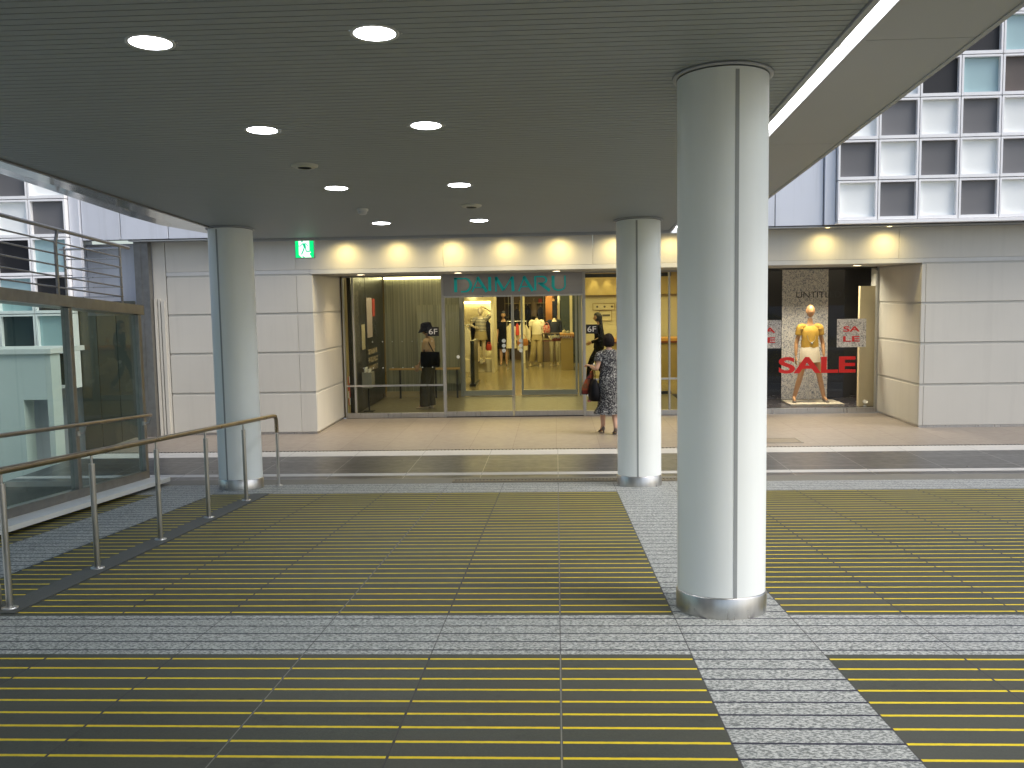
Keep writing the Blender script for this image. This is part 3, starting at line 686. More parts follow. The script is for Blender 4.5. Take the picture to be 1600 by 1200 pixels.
# text helper
def text_mesh(mb, s, x0, x1, z0, z1, y, th=.004, mi=0, bold=0.0):
    cu = bpy.data.curves.new('t', 'FONT'); cu.body = s; cu.align_x = 'LEFT'; cu.size = 1; cu.offset = bold
    ob = bpy.data.objects.new('t', cu); col.objects.link(ob); dg = bpy.context.evaluated_depsgraph_get(); dg.update()
    me = bpy.data.meshes.new_from_object(ob.evaluated_get(dg)); bpy.data.objects.remove(ob)
    xs = [v.co.x for v in me.vertices]; ys = [v.co.y for v in me.vertices]; ax, bx, ay, by = min(xs), max(xs), min(ys), max(ys)
    for v in me.vertices:
        v.co = ((x0+(v.co.x-ax)/(bx-ax)*(x1-x0)), y, z0+(v.co.y-ay)/(by-ay)*(z1-z0))
    bm = bmesh.new(); bm.from_mesh(me); g_ = bmesh.ops.extrude_face_region(bm, geom=bm.faces[:])
    for e in g_['geom']:
        if isinstance(e, bmesh.types.BMVert): e.co.y += th
    bm.to_mesh(me); bm.free(); n = len(mb.sm); mb.mesh(me, mi=mi)
    for i in range(n, len(mb.sm)): mb.sm[i] = False
    bpy.data.meshes.remove(me)
M_wtxt = mat('white_lettering', (.8, .8, .78), .5); M_red = mat('red_lettering', (.55, .02, .02), .5); M_btxt = mat('black_lettering', (.02, .02, .02), .5)
for x, lab in ((-2.15, 'black 6F sticker on the glass in front of the woman in the hat'), (.616, 'black 6F sticker on the glass right of the sliding doors')):
    o = thing('floor_number_sticker', lab, 'sticker', (x, GY-.01, 1.5), 'black 6F floor stickers')
    b = MB(); b.box(x-.10, x+.10, GY-.011, GY-.008, 1.43, 1.59); b.build('backing', M_black, o)
    b = MB(); text_mesh(b, '6F', x-.075, x+.075, 1.462, 1.558, GY-.015, .003); b.build('lettering', M_wtxt, o)

# ------------------------------------------------------------------ interior shell
M_infl = tile_material('vestibule_floor', (.19, .175, .12), (.11, .10, .08), 1.2, 1.2, 0, 0, .003, .35, .06)
M_shopfl = tile_material('shop_floor', (.29, .24, .13), (.2, .16, .09), 1.2, 1.2, 0, 0, .003, .22, .05)
sheet('vestibule_floor', -3.75, 2.4, 16.46, 19.8, .002, M_infl)
sheet('shop_floor', -5, 8, 19.801, 33, .001, M_shopfl)
it = thing('shop_interior', 'warm lit shop floor seen through the glass doors with cream walls and a lit alcove', 'shop interior', (0, 20, 0))
M_cream = mat('cream_wall', (.66, .60, .44), .55, 0, .05, 2)
M_tan = mat('tan_wall', (.40, .31, .14), .55, 0, .08, 2)
M_brown = mat('brown_wall', (.12, .08, .05), .5, 0, .3, 2)
b = MB(); b.box(-5, 8, GY+.121, 33, 2.75, 2.9); b.build('ceiling', M_tan, it)
b = MB(); b.box(-5, 8, 33, 33.2, 0, 2.75); b.build('back_wall', M_brown, it)
b = MB(); b.box(-5, -4.9, 19.9, 33, 0, 2.75); b.box(8, 8.1, 19.9, 33, 0, 2.75); b.build_each('side_wall', M_tan, it)
# lit wall on the right with notice boards
b = MB(); b.box(.62, 6.5, 24.6, 24.8, 0, 2.09); b.build('lit_wall', M_cream, it)
b = MB(); b.box(.62, 6.5, 24.4, 24.8, 2.092, 2.75); b.build('bulkhead', M_tan, it)
# alcove: stepped cove of light on the left
ax0, ax1, ay = -2.75, -1.80, 27.2
b = MB(); b.box(ax0, ax1, ay, ay+.1, 0, 1.98); b.build('alcove_back', mat('fluted_cream', (.62, .56, .40), .6, 0, .15, 30, stretch=(8, 1, .05)), it)
b = MB(); b.box(ax1, ax1+.08, 26.0, ay+.1, 0, 2.75); b.box(-3.6, ax0, 26, ay+.1, 0, 2.75); b.box(ax0, ax1, 26.0, ay+.1, 1.985, 2.75); b.build_each('alcove_surround', M_cream, it)
b = MB(); b.box(ax0+.05, ax1-.02, ay-.12, ay-.06, 1.92, 1.96); b.box(ax1-.03, ax1-.01, ay-.12, ay-.06, .5, 1.9); b.build_each('alcove_cove_light', emit('warm_cove', (1, .80, .38), 9), it)
b = MB(); b.box(ax0, ax1-.03, 26.3, ay-.15, .0, .35); b.build('alcove_plinth', M_cream, it)
b = MB(); b.box(-1.77, -1.74, 27.5, 27.6, 0, 2.75); b.box(-1.05, -.98, 29.5, 29.6, 0, 2.75); b.box(.05, .12, 29.6, 29.7, 0, 2.75); b.box(.42, .50, 29, 29.1, 0, 2.75); b.build_each('pillar', M_cream, it)
b = MB(); b.box(-1.5, 2.4, 31.2, 31.3, 0, 2.75); b.build('rear_partition', M_brown, it)
M_blueg = mat('blue_grey_panel', (.06, .08, .09), .3, 0, .2, 3); M_orange = mat('orange_panel', (.42, .17, .04), .5, 0, .15, 4)
b = MB(); b.box(.15, .75, 29.3, 29.35, .0, 2.1); b.build('grey_screen', M_blueg, it)
b = MB(); b.box(-.33, -.12, 29.9, 29.95, 1.3, 2.1); b.build('orange_panel', M_orange, it)
# ceiling lamps of the shop
def area(x, y, z, sx_, sy_, e, c, parent, rot=(0, 0, 0), spread=180):
    l = bpy.data.lights.new('ceiling_lamp', 'AREA'); l.shape = 'RECTANGLE'; l.size = sx_; l.size_y = sy_; l.energy = e; l.color = c; l.spread = R(spread)
    o = bpy.data.objects.new('lamp', l); col.objects.link(o); o.location = (x, y, z); o.rotation_euler = rot
    o.parent = parent; o.matrix_parent_inverse = world_of(parent).inverted(); return o
WARM = (1, .79, .34)
area(-.7, 22.5, 2.7, 3.5, 3.5, 38, WARM, it); area(-1, 26.5, 2.7, 3.5, 3, 75, WARM, it); area(-.3, 29, 2.7, 3.5, 2, 40, WARM, it); area(2.2, 22.3, 2.7, 2.5, 2, 60, WARM, it)
area(3, 18, 2.7, 1, 1, 4, WARM, it)
b = MB()
for x in (.98, 1.32, 1.66, 2.0, 2.4): b.lathe((x, 24.2, 2.735), [(.05, 0), (.05, .012)], 16)
b.build_each('spot_lamp', emit('warm_spot', (1, .78, .4), 14), it)
for x in (.98, 1.32, 1.66, 2.0, 2.4):
    l = bpy.data.lights.new('wall_spot', 'SPOT'); l.energy = 14; l.spot_size = R(50); l.spot_blend = .8; l.color = WARM; l.shadow_soft_size = .03
    o = bpy.data.objects.new('lamp', l); col.objects.link(o); o.location = (x, 24.22, 2.72); o.rotation_euler = (R(14), 0, 0); o.parent = it; o.matrix_parent_inverse = world_of(it).inverted()

for x, y, tx, ty, tz in ((-.6, 26.6, -.58, 28.2, 1.2), (-1.1, 25.8, -1.1, 27.2, 1.1), (-2.1, 24.6, -2.1, 26.2, 1.3), (0, 26.8, -.05, 28.3, 1.2), (-1.6, 27.0, -1.5, 28.9, .1), (-2.3, 25.6, -2.3, 27.1, 1.2), (-.1, 28.8, -.1, 30.4, 1.7), (-2.4, 23.8, -2.5, 25, 1.1)):
    l = bpy.data.lights.new('track_spot', 'SPOT'); l.energy = 75; l.spot_size = R(36); l.spot_blend = .7; l.color = (1, .84, .50); l.shadow_soft_size = .05
    o = bpy.data.objects.new('lamp', l); col.objects.link(o); o.location = (x, y, 2.68); o.rotation_euler = (Vector((x, y, 2.68))-Vector((tx, ty, tz))).to_track_quat('Z', 'Y').to_euler(); o.parent = it; o.matrix_parent_inverse = world_of(it).inverted()

# vestibule walls
M_flute = mat('string_curtain', (.26, .26, .19), .35, .3, .6, 3, stretch=(14, 14, .12))
vb = thing('vestibule_walls', 'dark directory wall and shimmering fluted curtain wall of the glass vestibule', 'interior wall', (-3, 19, 0))
b = MB(); b.box(-3.80, -3.70, GY+.05, 16.62, 0, 2.74); b.build_each('side_wall', M_tan, vb)
b = MB(); b.box(-3.80, -3.64, 16.65, 17.9, 0.02, 2.74); b.box(-3.80, -3.64, 17.93, 19.75, .02, 2.74); b.build('directory_wall', mat('glossy_black', (.014, .014, .013), .3, 0, .2, 3), vb)
b = MB(); b.box(-3.63, -2.02, 19.86, 19.9, .12, 2.74); b.build('curtain_wall', M_flute, vb)
b = MB(); b.box(-3.63, -2.02, 19.80, 19.92, 0, .119); b.build('skirting', mat('skirting', (.40, .33, .2), .4), vb)
b = MB(); b.box(-3.62, -2.42, 19.80, 19.84, 2.5, 2.54); b.build('cove_light', emit('cove_glow', (1, .86, .45), 7), vb)
b = MB(); b.box(-2.9, -2.02, 19.60, 19.64, .3, 1.95); b.build('inner_curtain', M_flute, vb)
b = MB(); b.box(-3.5, -2.02, 19.52, 19.56, .60, .64); b.build('lean_rail', mat('oak_rail', (.45, .30, .12), .4), vb)
for x in (-3.3, -2.55, -2.1):
    b = MB(); b.box(x, x+.035, 19.53, 19.56, 0, .599); b.build('rail_leg', M_dark, vb)
area(-2.8, 18.2, 2.7, 1.2, 1.5, 18, (1, .82, .5), vb); area(-.7, 18.2, 2.7, 2, 1.5, 8, (1, .82, .5), vb); area(1.4, 18.2, 2.7, 1.2, 1.2, 5, (1, .8, .45), vb)
# posters on the directory wall
def poster(y0, y1, z0, z1, m, lab, cat='poster', extra=None):
    o = thing('poster', lab, cat, (-3.63, (y0+y1)/2, z0)); MB().box(-3.638, -3.63, y0, y1, z0, z1).build('board', m, o)
    if extra: extra(o)
    return o
M_lil = mat('poster_lilac', (.42, .36, .34), .5, 0, .15, 6); M_wm = mat('poster_mix', (.5, .45, .3), .5, c2=(.05, .05, .05), scale=22)
poster(17.98, 18.5, 1.35, 2.12, M_lil, 'pale lilac poster panel high on the dark vestibule wall')
poster(18.56, 18.8, 1.75, 2.1, mat('poster_red', (.45, .06, .04), .5, 0, .4, 20), 'red and dark leaflets right of the lilac poster')
for k, z in enumerate((1.02, .86, .70)):
    poster(18.02, 18.95, z, z+.10, mat('leaflets%d' % k, (.5, .42, .28), .5, c2=(.06, .05, .04), scale=16+3*k), ['upper', 'middle', 'lower'][k]+' of three leaflet rows on the dark vestibule wall')
poster(17.45, 17.75, 1.15, 1.62, mat('strip_cream', (.5, .45, .3), .5, 0, .1, 5), 'narrow cream notice on the near part of the dark vestibule wall')
poster(16.78, 17.25, .95, 2.25, mat('leaf_rack', (.16, .15, .13), .4, c2=(.02, .02, .02), scale=26), 'dim tall brochure rack nearest the glass on the dark vestibule wall', 'brochure rack')
o = thing('poster', 'red and white checked poster low at the left end of the glass', 'poster', (-3.69, 16.5, .2))
b = MB()
for i in range(4):
    for j in range(2): b.box(-3.699, -3.694, 16.46+.075*j, 16.525+.075*j, .22+.13*i, .34+.13*i, (i+j) % 3 == 1)
b.build('sheet', [mat('poster_red2', (.5, .07, .04), .5), M_white], o)
# brochure bin in front
o = thing('brochure_stand', 'small brochure stand with papers against the dark vestibule wall', 'brochure stand', (-3.5, 17.35, 0))
b = MB(); b.box(-3.60, -3.42, 17.2, 17.5, .45, .74); b.build('box', mat('grey_box', (.25, .24, .2), .5), o); b = MB(); b.box(-3.52, -3.50, 17.33, 17.37, 0, .449); b.box(-3.6, -3.42, 17.25, 17.45, 0, .015); b.build('stem', M_dark, o)
b = MB(); b.box(-3.56, -3.54, 17.24, 17.46, .70, .83); b.box(-3.49, -3.475, 17.24, 17.46, .70, .80); b.build_each('leaflets', M_white, o)

# inner entrance
ie = thing('inner_entrance', 'second set of sliding glass doors at the back of the vestibule', 'glass doors', (-.78, 19.85, 0))
IY = 19.85
for x0, x1 in ((-1.98, -.885), (-.745, .44)):
    b = MB(); b.box(x0, x1, IY-.02, IY+.02, .01, .12); b.box(x0, x1, IY-.02, IY+.02, 2.2, 2.24); b.box(x0, x0+.045, IY-.02, IY+.02, .121, 2.199); b.box(x1-.045, x1, IY-.02, IY+.02, .121, 2.199)
    dr = b.build('sliding_door', M_sil, ie)
    b = MB(); b.box(x0+.046, x1-.046, IY-.004, IY+.004, .121, 2.199); b.build('pane', M_glass_in, dr)
for x in (-2.0, .50): b = MB(); b.box(x-.03, x+.03, IY-.06, IY+.06, 0, 2.5); b.build('jamb', M_sil, ie)
b = MB(); b.box(-2.03, .53, IY-.05, IY+.05, 2.241, 2.4); b.build('header', M_sil, ie)
b = MB(); b.box(.54, 2.4, IY-.03, IY+.03, 2.46, 2.54); b.box(.54, 2.4, IY-.03, IY+.03, 0, .06); b.build_each('side_frame', M_dark, ie)
b = MB(); b.box(.54, 2.4, IY-.004, IY+.004, .061, 2.459); b.build('side_pane', M_glass_in, ie)
b = MB(); text_mesh(b, 'DAIMARU', -.10, .33, 1.20, 1.27, IY-.02, .002); b.build('etched_lettering', M_dot, ie)

# notice boards on the lit wall
def board(x0, x1, z0, z1, lab, kind):
    o = thing('wall_board', lab, 'notice board', ((x0+x1)/2, 24.58, z0), 'boards on the lit shop wall')
    b = MB(); t = .015; y0, y1 = 24.57, 24.598
    for a in ((x0, x1, z0, z0+t), (x0, x1, z1-t, z1), (x0, x0+t, z0+t, z1-t), (x1-t, x1, z0+t, z1-t)): b.box(a[0], a[1], y0, y1, a[2], a[3])
    b.build('frame', mat('board_edge', (.30, .22, .10), .5), o)
    b = MB(); b.box(x0+t, x1-t, y0+.008, y1, z0+t, z1-t); b.build('face', M_cream, o)
    b = MB()
    if kind == 'dots':
        for i in range(3): disc(b, x0+.12+.2*i*(x1-x0)/.6, y0+.006, (z0+z1)/2, .028, 12)
    if kind == 'photo': b.box(x0+.08, x0+.28, y0+.003, y0+.007, z0+.12, z1-.1)
    if kind == 'text':
        for i in range(4): b.box(x0+.05, x0+.12+.05*(i % 2), y0+.003, y0+.007, z1-.18-.09*i, z1-.15-.09*i)
        disc(b, x0+.06, y0+.006, z0+.07, .03, 12)
    b.build('print', mat('board_print', (.10, .09, .09), .5, 0, .5, 30), o)
board(.95, 1.52, 1.70, 1.88, 'long low board with three small dots above the walking woman', 'dots'); board(1.12, 1.45, 1.42, 1.69, 'square board with a dark photo right of the walking woman', 'photo'); board(1.56, 1.98, 1.30, 1.9, 'tall board of fine print beside the rear column', 'text')

# counters
def counter(x0, x1, y0, y1, h, lab, top=.08):
    o = thing('shop_counter', lab, 'counter', ((x0+x1)/2, (y0+y1)/2, 0), 'shop counters')
    b = MB(); b.box(x0+.03, x1-.03, y0+.03, y1-.03, 0, h-top-.001); b.build('body', M_tan, o)
    b = MB(); b.box(x0, x1, y0, y1, h-top, h); b.build('top', mat('glow_toned_wood', (.60, .32, .10), .4), o, bevel=.005)  # warm glow on the counter tops is put into the wood colour
    b = MB(); b.box(x0, x1, y0-.002, y0+.02, h-top-.035, h-top-.002); b.build('edge_band', mat('red_brown', (.20, .05, .02), .5), o)
    return o
counter(.10, .50, 26.5, 27.4, 1.03, 'wood topped sales counter seen at the right end of the sliding doors')
counter(1.35, 3.2, 23.2, 24.0, 1.02, 'counter with orange top, glow put into its colour, to the right of the walking woman')
# small goods on the counters
for k, (x, y, h, w, c) in enumerate(((.22, 26.8, .12, .05, (.5, .45, .3)), (.33, 26.7, .09, .06, (.3, .3, .25)), (1.52, 23.5, .22, .05, (.6, .5, .25)), (1.66, 23.6, .15, .06, (.1, .08, .06)), (1.95, 23.5, .25, .04, (.6, .4, .1)))):
    o = thing('display_bottle', ['short cream jar on the sales counter', 'small grey pot on the sales counter', 'gold bottle on the orange topped counter', 'dark squat jar on the orange topped counter', 'slim amber bottle on the counter beyond the rear column'][k], 'bottle', (x, y, 1.03), 'small goods on the counters')
    z0 = 1.031 if k < 2 else 1.021
    b = MB(); b.lathe((x, y, z0), [(w, 0), (w, h*.6), (w*.4, h*.78)], 14); b.build('body', mat('goods%d' % k, c, .3), o)
    b = MB(); b.lathe((x, y, z0), [(w*.42, h*.78), (w*.42, h)], 12); b.build('cap', M_brass, o)

# anti-theft gate
o = thing('security_gate', 'dark slab-like security gate standing inside the left door', 'security gate', (-1.95, 22.5, 0))
b = MB(); b.box(-2.02, -1.93, 22.0, 23.1, .06, 1.08); b.build('panel', mat('dark_olive', (.035, .04, .03), .3), o, bevel=.02); b = MB(); b.box(-2.05, -1.90, 21.95, 23.15, 0, .059); b.build('foot', M_dark, o)

# ------------------------------------------------------------------ display window
dw = thing('display_window', 'large dark display window right of the entrance with steel sill', 'shop window', (4.2, GY, 0))
b = MB(); b.box(2.44, 5.46, GY-.045, GY+.045, 0, .088); b.build_each('sill', M_steel, dw, bevel=.003)
b = MB(); b.box(2.445, 5.46, GY-.006, GY+.006, .089, 2.469); b.build('pane', glass('window_glass', (.95, .96, .95), boost=1.3), dw)
b = MB(); b.box(2.445, 5.46, GY-.03, GY+.03, 2.47, 2.496); b.build_each('head_trim', M_dark, dw); b = MB(); b.box(5.461, 5.488, GY-.05, GY+.05, 0, 2.496); b.build('mullion', M_sil, dw)
b = MB(); b.box(2.43, 6.6, 18.6, 18.7, 0, 2.7); b.box(2.43, 2.46, GY+.06, 18.59, 0, 2.7); b.box(6.5, 6.6, GY+.7, 18.59, 0, 2.7); b.box(2.47, 6.49, GY+.06, 18.59, 2.6, 2.65); b.box(5.0, 5.5, 17.9, 18.0, .1, 2.59); b.build_each('black_backdrop', M_black, dw)
b = MB(); b.box(2.47, 6.49, GY+.05, 18.59, .02, .09); b.build('window_floor', mat('window_floor', (.05, .045, .05), .25), dw)
b = MB(); b.box(5.23, 5.52, 16.52, 16.62, .091, 2.17); b.build('beige_upright', mat('beige_board', (.55, .45, .27), .5, 0, .04, 3), dw)
area(4.4, 16.7, 2.58, 1.6, .3, 60, (1, .90, .72), dw, (R(-14), 0, 0), 120)
def floral(name, c1, c2, sc):
    m, nt, N, L, P = newmat(name); tc = N.new('ShaderNodeTexCoord')
    n0 = N.new('ShaderNodeTexNoise'); n0.inputs['Scale'].default_value = sc*1.2; n0.inputs['Detail'].default_value = 3; n0.inputs['Distortion'].default_value = 1.6; L.new(tc.outputs['Object'], n0.inputs[0])
    cr = N.new('ShaderNodeValToRGB'); e = cr.color_ramp.elements; e[0].position = .49; e[0].color = (*c1, 1); e[1].position = .51; e[1].color = (*c2, 1)
    x = e.new(.56); x.color = (*c2, 1); x = e.new(.58); x.color = (*c1, 1)
    L.new(n0.outputs[0], cr.inputs[0]); L.new(cr.outputs[0], P.inputs['Base Color']); P.inputs['Roughness'].default_value = .6
    return m
bn = thing('pattern_banner', 'tall grey leaf patterned banner behind the display mannequin', 'banner', (4.55, 17.5, .1))
b = MB(); b.box(4.135, 4.965, 17.5, 17.508, .12, 2.56); b.build('cloth', floral('banner_print', (.62, .58, .52), (.16, .17, .22), 16), bn); b = MB(); b.tube([(4.12, 17.504, 2.57), (4.98, 17.504, 2.57)], .012, 10); b.build('rod', M_dark, bn)
pf = thing('display_platform', 'low beige platform under the display mannequin', 'platform', (4.5, 17, .09))
b = MB(); b.box(4.12, 5.05, 16.72, 17.46, .091, .115); b.build('board', mat('platform', (.55, .48, .36), .5), pf); b = MB(); b.box(4.15, 5.02, 16.75, 17.43, .0905, .0909); b.build('inset_foot', M_dark, pf)  # thin dark foot set in under the board
for x, lab in ((3.62, 'left small SALE square partly behind the front column'), (5.05, 'right small SALE square on the display window')):
    o = thing('sale_square', lab, 'sale sticker', (x, GY-.02, 1.13), 'small patterned SALE squares on the window')
    b = MB(); b.box(x-.245, x+.245, GY-.012, GY-.009, 1.13, 1.615); b.build('backing', floral('sale_print', (.62, .62, .62), (.10, .11, .14), 22), o)
    b = MB(); text_mesh(b, 'SA', x-.14, x+.14, 1.395, 1.49, GY-.018, .003, bold=.02); text_mesh(b, 'LE', x-.14, x+.14, 1.225, 1.32, GY-.018, .003, bold=.02); b.build('lettering', M_red, o)
o = thing('sale_lettering', 'big red SALE lettering across the legs of the display mannequin', 'sale sticker', (4.48, GY-.02, .68))
b = MB(); text_mesh(b, 'SALE', 3.825, 5.13, .69, .975, GY-.014, .004, bold=.03); b.build('letters', mat('bright_red', (.62, .012, .01), .45), o)
o = thing('brand_lettering', 'thin black UNTITLED lettering above the mannequin on the display window', 'lettering', (4.48, GY-.02, 1.98))
b = MB(); text_mesh(b, 'UNTITLED', 4.11, 4.87, 1.985, 2.09, GY-.014, .003); b.build('letters', M_btxt, o)
o = thing('display_spotlight', 'small chrome spotlight on the floor at the right end of the display window', 'spotlight', (5.33, 16.49, .1))
b = MB(); b.lathe((5.33, 16.49, .09), [(.03, 0), (.03, .02), (.008, .025), (.008, .05)], 14); b.build('stand', M_steel, o); b = MB(); b.tube([(5.33, 16.50, .15), (5.33, 16.47, .175)], [.03, .045], 14); b.build('head', M_steel, o)

# downlights under the recess ceiling and wall washers under the cladding
def small_light(x, y, z, name, lab, grp, r_, e, size, rot=(0, 0, 0), col_=(1, .82, .5), es=14):
    o = thing(name, lab, 'ceiling lamp', (x, y, z), grp)
    b = MB(); b.lathe((x, y, z), [(r_, -.002), (r_, .001)], 24); b.build('lens', emit('warm_lens_'+name, col_, es), o)
    b = MB(); b.lathe((x, y, z), [(r_+.001, -.003), (r_+.014, -.004), (r_+.016, 0)], 24, cap=False); b.build('trim_ring', M_ring, o)
    l = bpy.data.lights.new(name+'_lamp', 'SPOT'); l.energy = e; l.spot_size = R(size); l.spot_blend = 1; l.shadow_soft_size = .06; l.color = col_
    lo = bpy.data.objects.new('lamp', l); col.objects.link(lo); lo.location = (x, y, z-.02); lo.rotation_euler = rot; lo.parent = o; lo.matrix_parent_inverse = world_of(o).inverted()
for x, where in ((-3.21, 'recess downlight above the left end of the glass'), (-1.6, 'recess downlight above the first letters of the store sign'), (.02, 'recess downlight above the last letters of the store sign'), (1.63, 'recess downlight hidden near the rear right column'), (3.24, 'recess downlight behind the front column'), (4.85, 'recess downlight above the display window')):
    small_light(x, 15.5, 2.497, 'recess_downlight', where, 'warm downlights under the entrance recess', .07, 48, 118, col_=(1, .78, .48))
ws = [-3.22, -2.41, -1.58, -.75, .07, .90, 1.75, 2.6, 4.03, 4.93]
wl_ = ['leftmost wall washer over the store fascia, right of the exit sign', 'wall washer second from the left over the fascia', 'wall washer third from the left, over the store name', 'wall washer over the middle of the store name', 'wall washer over the end of the store name', 'wall washer just right of the rear column', 'wall washer hidden behind the front column top', 'wall washer at the right edge of the front column', 'left wall washer of the pair right of the front column', 'right wall washer of the pair right of the front column']
for x, lab in zip(ws, wl_):
    small_light(x, 14.28, 3.03, 'wall_washer', lab, 'wall washers over the fascia', .035, 19*random.uniform(.85, 1.12), 165, (R(4), 0, 0), (1, .78, .32), 7)

# added, unseen block behind and left of the camera, put there to shade the left half of the scene
tw = thing('added_shade_block', 'plain unseen block added behind the camera on the left for shade', 'building', (-24, -14, -4.5))
b = MB(); b.box(-40, -13, -24, -6, -4.5, 24); b.build('wall', mat('shade_block_wall', (.30, .31, .32), .6), tw)
for i in range(6):
    b = MB(); b.box(-12.999, -12.96, -23.5, -6.5, -2+i*4, 0+i*4); b.build('block_band', mat('shade_block_band', (.05, .07, .08), .15), tw)
# ------------------------------------------------------------------ things beyond the left screen
o = thing('parapet_block', 'pale roof parapet with a dark opening seen through the left glass', 'parapet', (-7.5, 12.5, 0))
b = MB(); b.box(-14, -7.42, 12.7, 12.95, -4, 1.42); b.box(-7.419, -7.08, 12.7, 12.95, .78, 1.42); b.box(-7.419, -7.08, 12.7, 12.95, -4, -.15); b.box(-7.079, -7.0, 12.7, 12.95, -4, 1.42)
b.build('wall', mat('parapet_wall', (.52, .58, .56), .6, 0, .05, 3), o)
b = MB(); b.box(-14, -6.97, 12.66, 13.6, 1.421, 1.49); b.build('coping', M_conc, o)
o = thing('concrete_slab', 'pale concrete slab on the lower roof seen through the glass screen', 'concrete slab', (-6.5, 10.5, -1))
b = MB(); b.box(-10, -6.25, 8.6, 11.2, -.55, -.22); b.build('top', M_conc, o, bevel=.02); b = MB(); b.box(-9.9, -6.35, 8.7, 11.1, -1.9, -.551); b.build('base', mat('slab_base', (.38, .42, .41), .7, 0, .1, 4), o)
sheet('lower_roof', -14, -4.88, -9, 14.4, -1.9, mat('lower_roof', (.36, .40, .39), .7, 0, .1, 2))
b = MB(); b.box(-6.62, -4.88, 10.7, 14.4, -1.8, -.3); tag(b.build('side_terrace', mat('side_terrace', (.5, .52, .5), .7)), kind='structure')
# ------------------------------------------------------------------ figures
def skin_mesh(joints, edges, root=0, sub=2):
    """one continuous surface grown over a joint skeleton: joints = [(pos, rx, ry)]"""
    me = bpy.data.meshes.new('sk'); me.from_pydata([j[0] for j in joints], edges, [])
    ob = bpy.data.objects.new('sk', me); col.objects.link(ob)
    ob.modifiers.new('s', 'SKIN'); ob.modifiers['s'].use_smooth_shade = True; ob.modifiers['s'].branch_smoothing = .6
    for i, j in enumerate(joints):
        sv = me.skin_vertices[0].data[i]; sv.radius = (j[1], j[2]); sv.use_root = (i == root)
    sb = ob.modifiers.new('b', 'SUBSURF'); sb.levels = sub; sb.render_levels = sub
    dg = bpy.context.evaluated_depsgraph_get(); dg.update()
    out = bpy.data.meshes.new_from_object(ob.evaluated_get(dg)); bpy.data.objects.remove(ob); return out
def head_mesh(mb, M, mi_skin=0, mi_dark=None, mi_lip=None, s=1.0, face=True):
    """head facing +Y, chin to crown 0.22 m, centre at the origin of M"""
    n, m = 28, 20; rings = []
    for i in range(1, m):
        t = math.pi*i/m; ring = []
        for k in range(n):
            a = 2*math.pi*k/n; x = math.sin(t)*math.sin(a); y = math.sin(t)*math.cos(a); z = math.cos(t)
            sx, sy = .074, .094
            if z < 0: sx *= 1-.30*(-z)**1.3; sy *= 1-.10*(-z)
            X, Y, Z = x*sx, y*sy, z*.113
            if z < 0 and y < 0: Y *= 1-.35*(-z)
            if face and y > .3:
                Y += .022*math.exp(-((x/.17)**2))*math.exp(-(((z+.12)/.16)**2))       # nose
                Y -= .009*math.exp(-(((abs(x)-.38)/.16)**2))*math.exp(-(((z-.06)/.12)**2))  # eye sockets
                Y += .005*math.exp(-((x/.3)**2))*math.exp(-(((z+.46)/.07)**2))       # lips
                Y += .007*math.exp(-((x/.25)**2))*math.exp(-(((z+.82)/.15)**2))      # chin
            ring.append(M @ (Vector((X, Y, Z))*s))
        rings.append(ring)
    mb.loft(rings[::-1], mi_skin)
    for sx in (-1, 1):   # ears
        mb.loft([[M @ (Vector((sx*(.070+.010*w), -.008+.016*r_*math.cos(q), -.004+.030*r_*math.sin(q)))*s) for q in [math.pi*2*k/10 for k in range(10)]] for w, r_ in ((0, 1), (.6, 1.05), (1, .7))], mi_skin)
    if mi_dark is not None:
        for sx in (-1, 1):
            c = Vector((sx*.029, .079, .006)); mb.loft([[M @ ((c+Vector((.012*r_*math.cos(q), w, .0055*r_*math.sin(q))))*s) for q in [math.pi*2*k/10 for k in range(10)]] for w, r_ in ((-.01, 1), (.004, 1), (.006, .5))], mi_dark)
            mb.loft([[M @ ((Vector((sx*.029, .082, .026))+Vector((.015*math.cos(q), w, .0025*math.sin(q))))*s) for q in [math.pi*2*k/8 for k in range(8)]] for w in (-.008, .003)], mi_dark)
    if mi_lip is not None:
        mb.loft([[M @ ((Vector((0, .086, -.052))+Vector((.020*r_*math.cos(q), w, .006*r_*math.sin(q))))*s) for q in [math.pi*2*k/10 for k in range(10)]] for w, r_ in ((-.01, 1), (.003, .9), (.005, .4))], mi_lip)
def hand(mb, wrist, direction, palm_n, side=1, curl=.5, s=1.0, mi=0):
    """palm, four fingers of different length bent at the knuckles and a thumb from the side of the palm"""
    d = Vector(direction).normalized(); n = Vector(palm_n).normalized(); n = (n-d*n.dot(d)).normalized(); w = d.cross(n)*side
    P0 = Vector(wrist)
    rings = []
    for t, hw, ht in ((-.01, .022, .017), (.02, .030, .016), (.05, .038, .014), (.075, .038, .012), (.088, .034, .009)):
        c = P0+d*t*s; rings.append([c+w*(hw*math.cos(q))*s+n*(ht*math.sin(q))*s for q in [math.pi*2*k/12 for k in range(12)]])
    mb.loft(rings, mi)
    for k, (off, ln_) in enumerate(((.028, .068), (.010, .076), (-.009, .071), (-.027, .056))):
        p = P0+(d*.080+w*off)*s; pts = [p-d*.012*s, p]; dd = d.copy(); ang = curl*(.55+.1*k)
        for f in (.45, .32, .23):
            dd = (Matrix.Rotation(ang, 3, w*side) @ dd) if True else dd
            if dd.dot(n) < 0 and curl > 0 and k < 0: pass
            p = p+dd*ln_*f*s; pts.append(p.copy())
        mb.tube(pts, [.0085*s, .0085*s, .0078*s, .007*s, .0055*s], 8, mi)
    p = P0+(d*.025+w*.026)*s; q1 = p+(d*.5+w*.75).normalized()*.034*s+n*.006*s; q2 = q1+(d*.9+w*.25+n*.25).normalized()*.028*s
    mb.tube([P0+(d*.015+w*.012)*s, p, q1, q2], [.012*s, .011*s, .009*s, .0065*s], 8, mi)
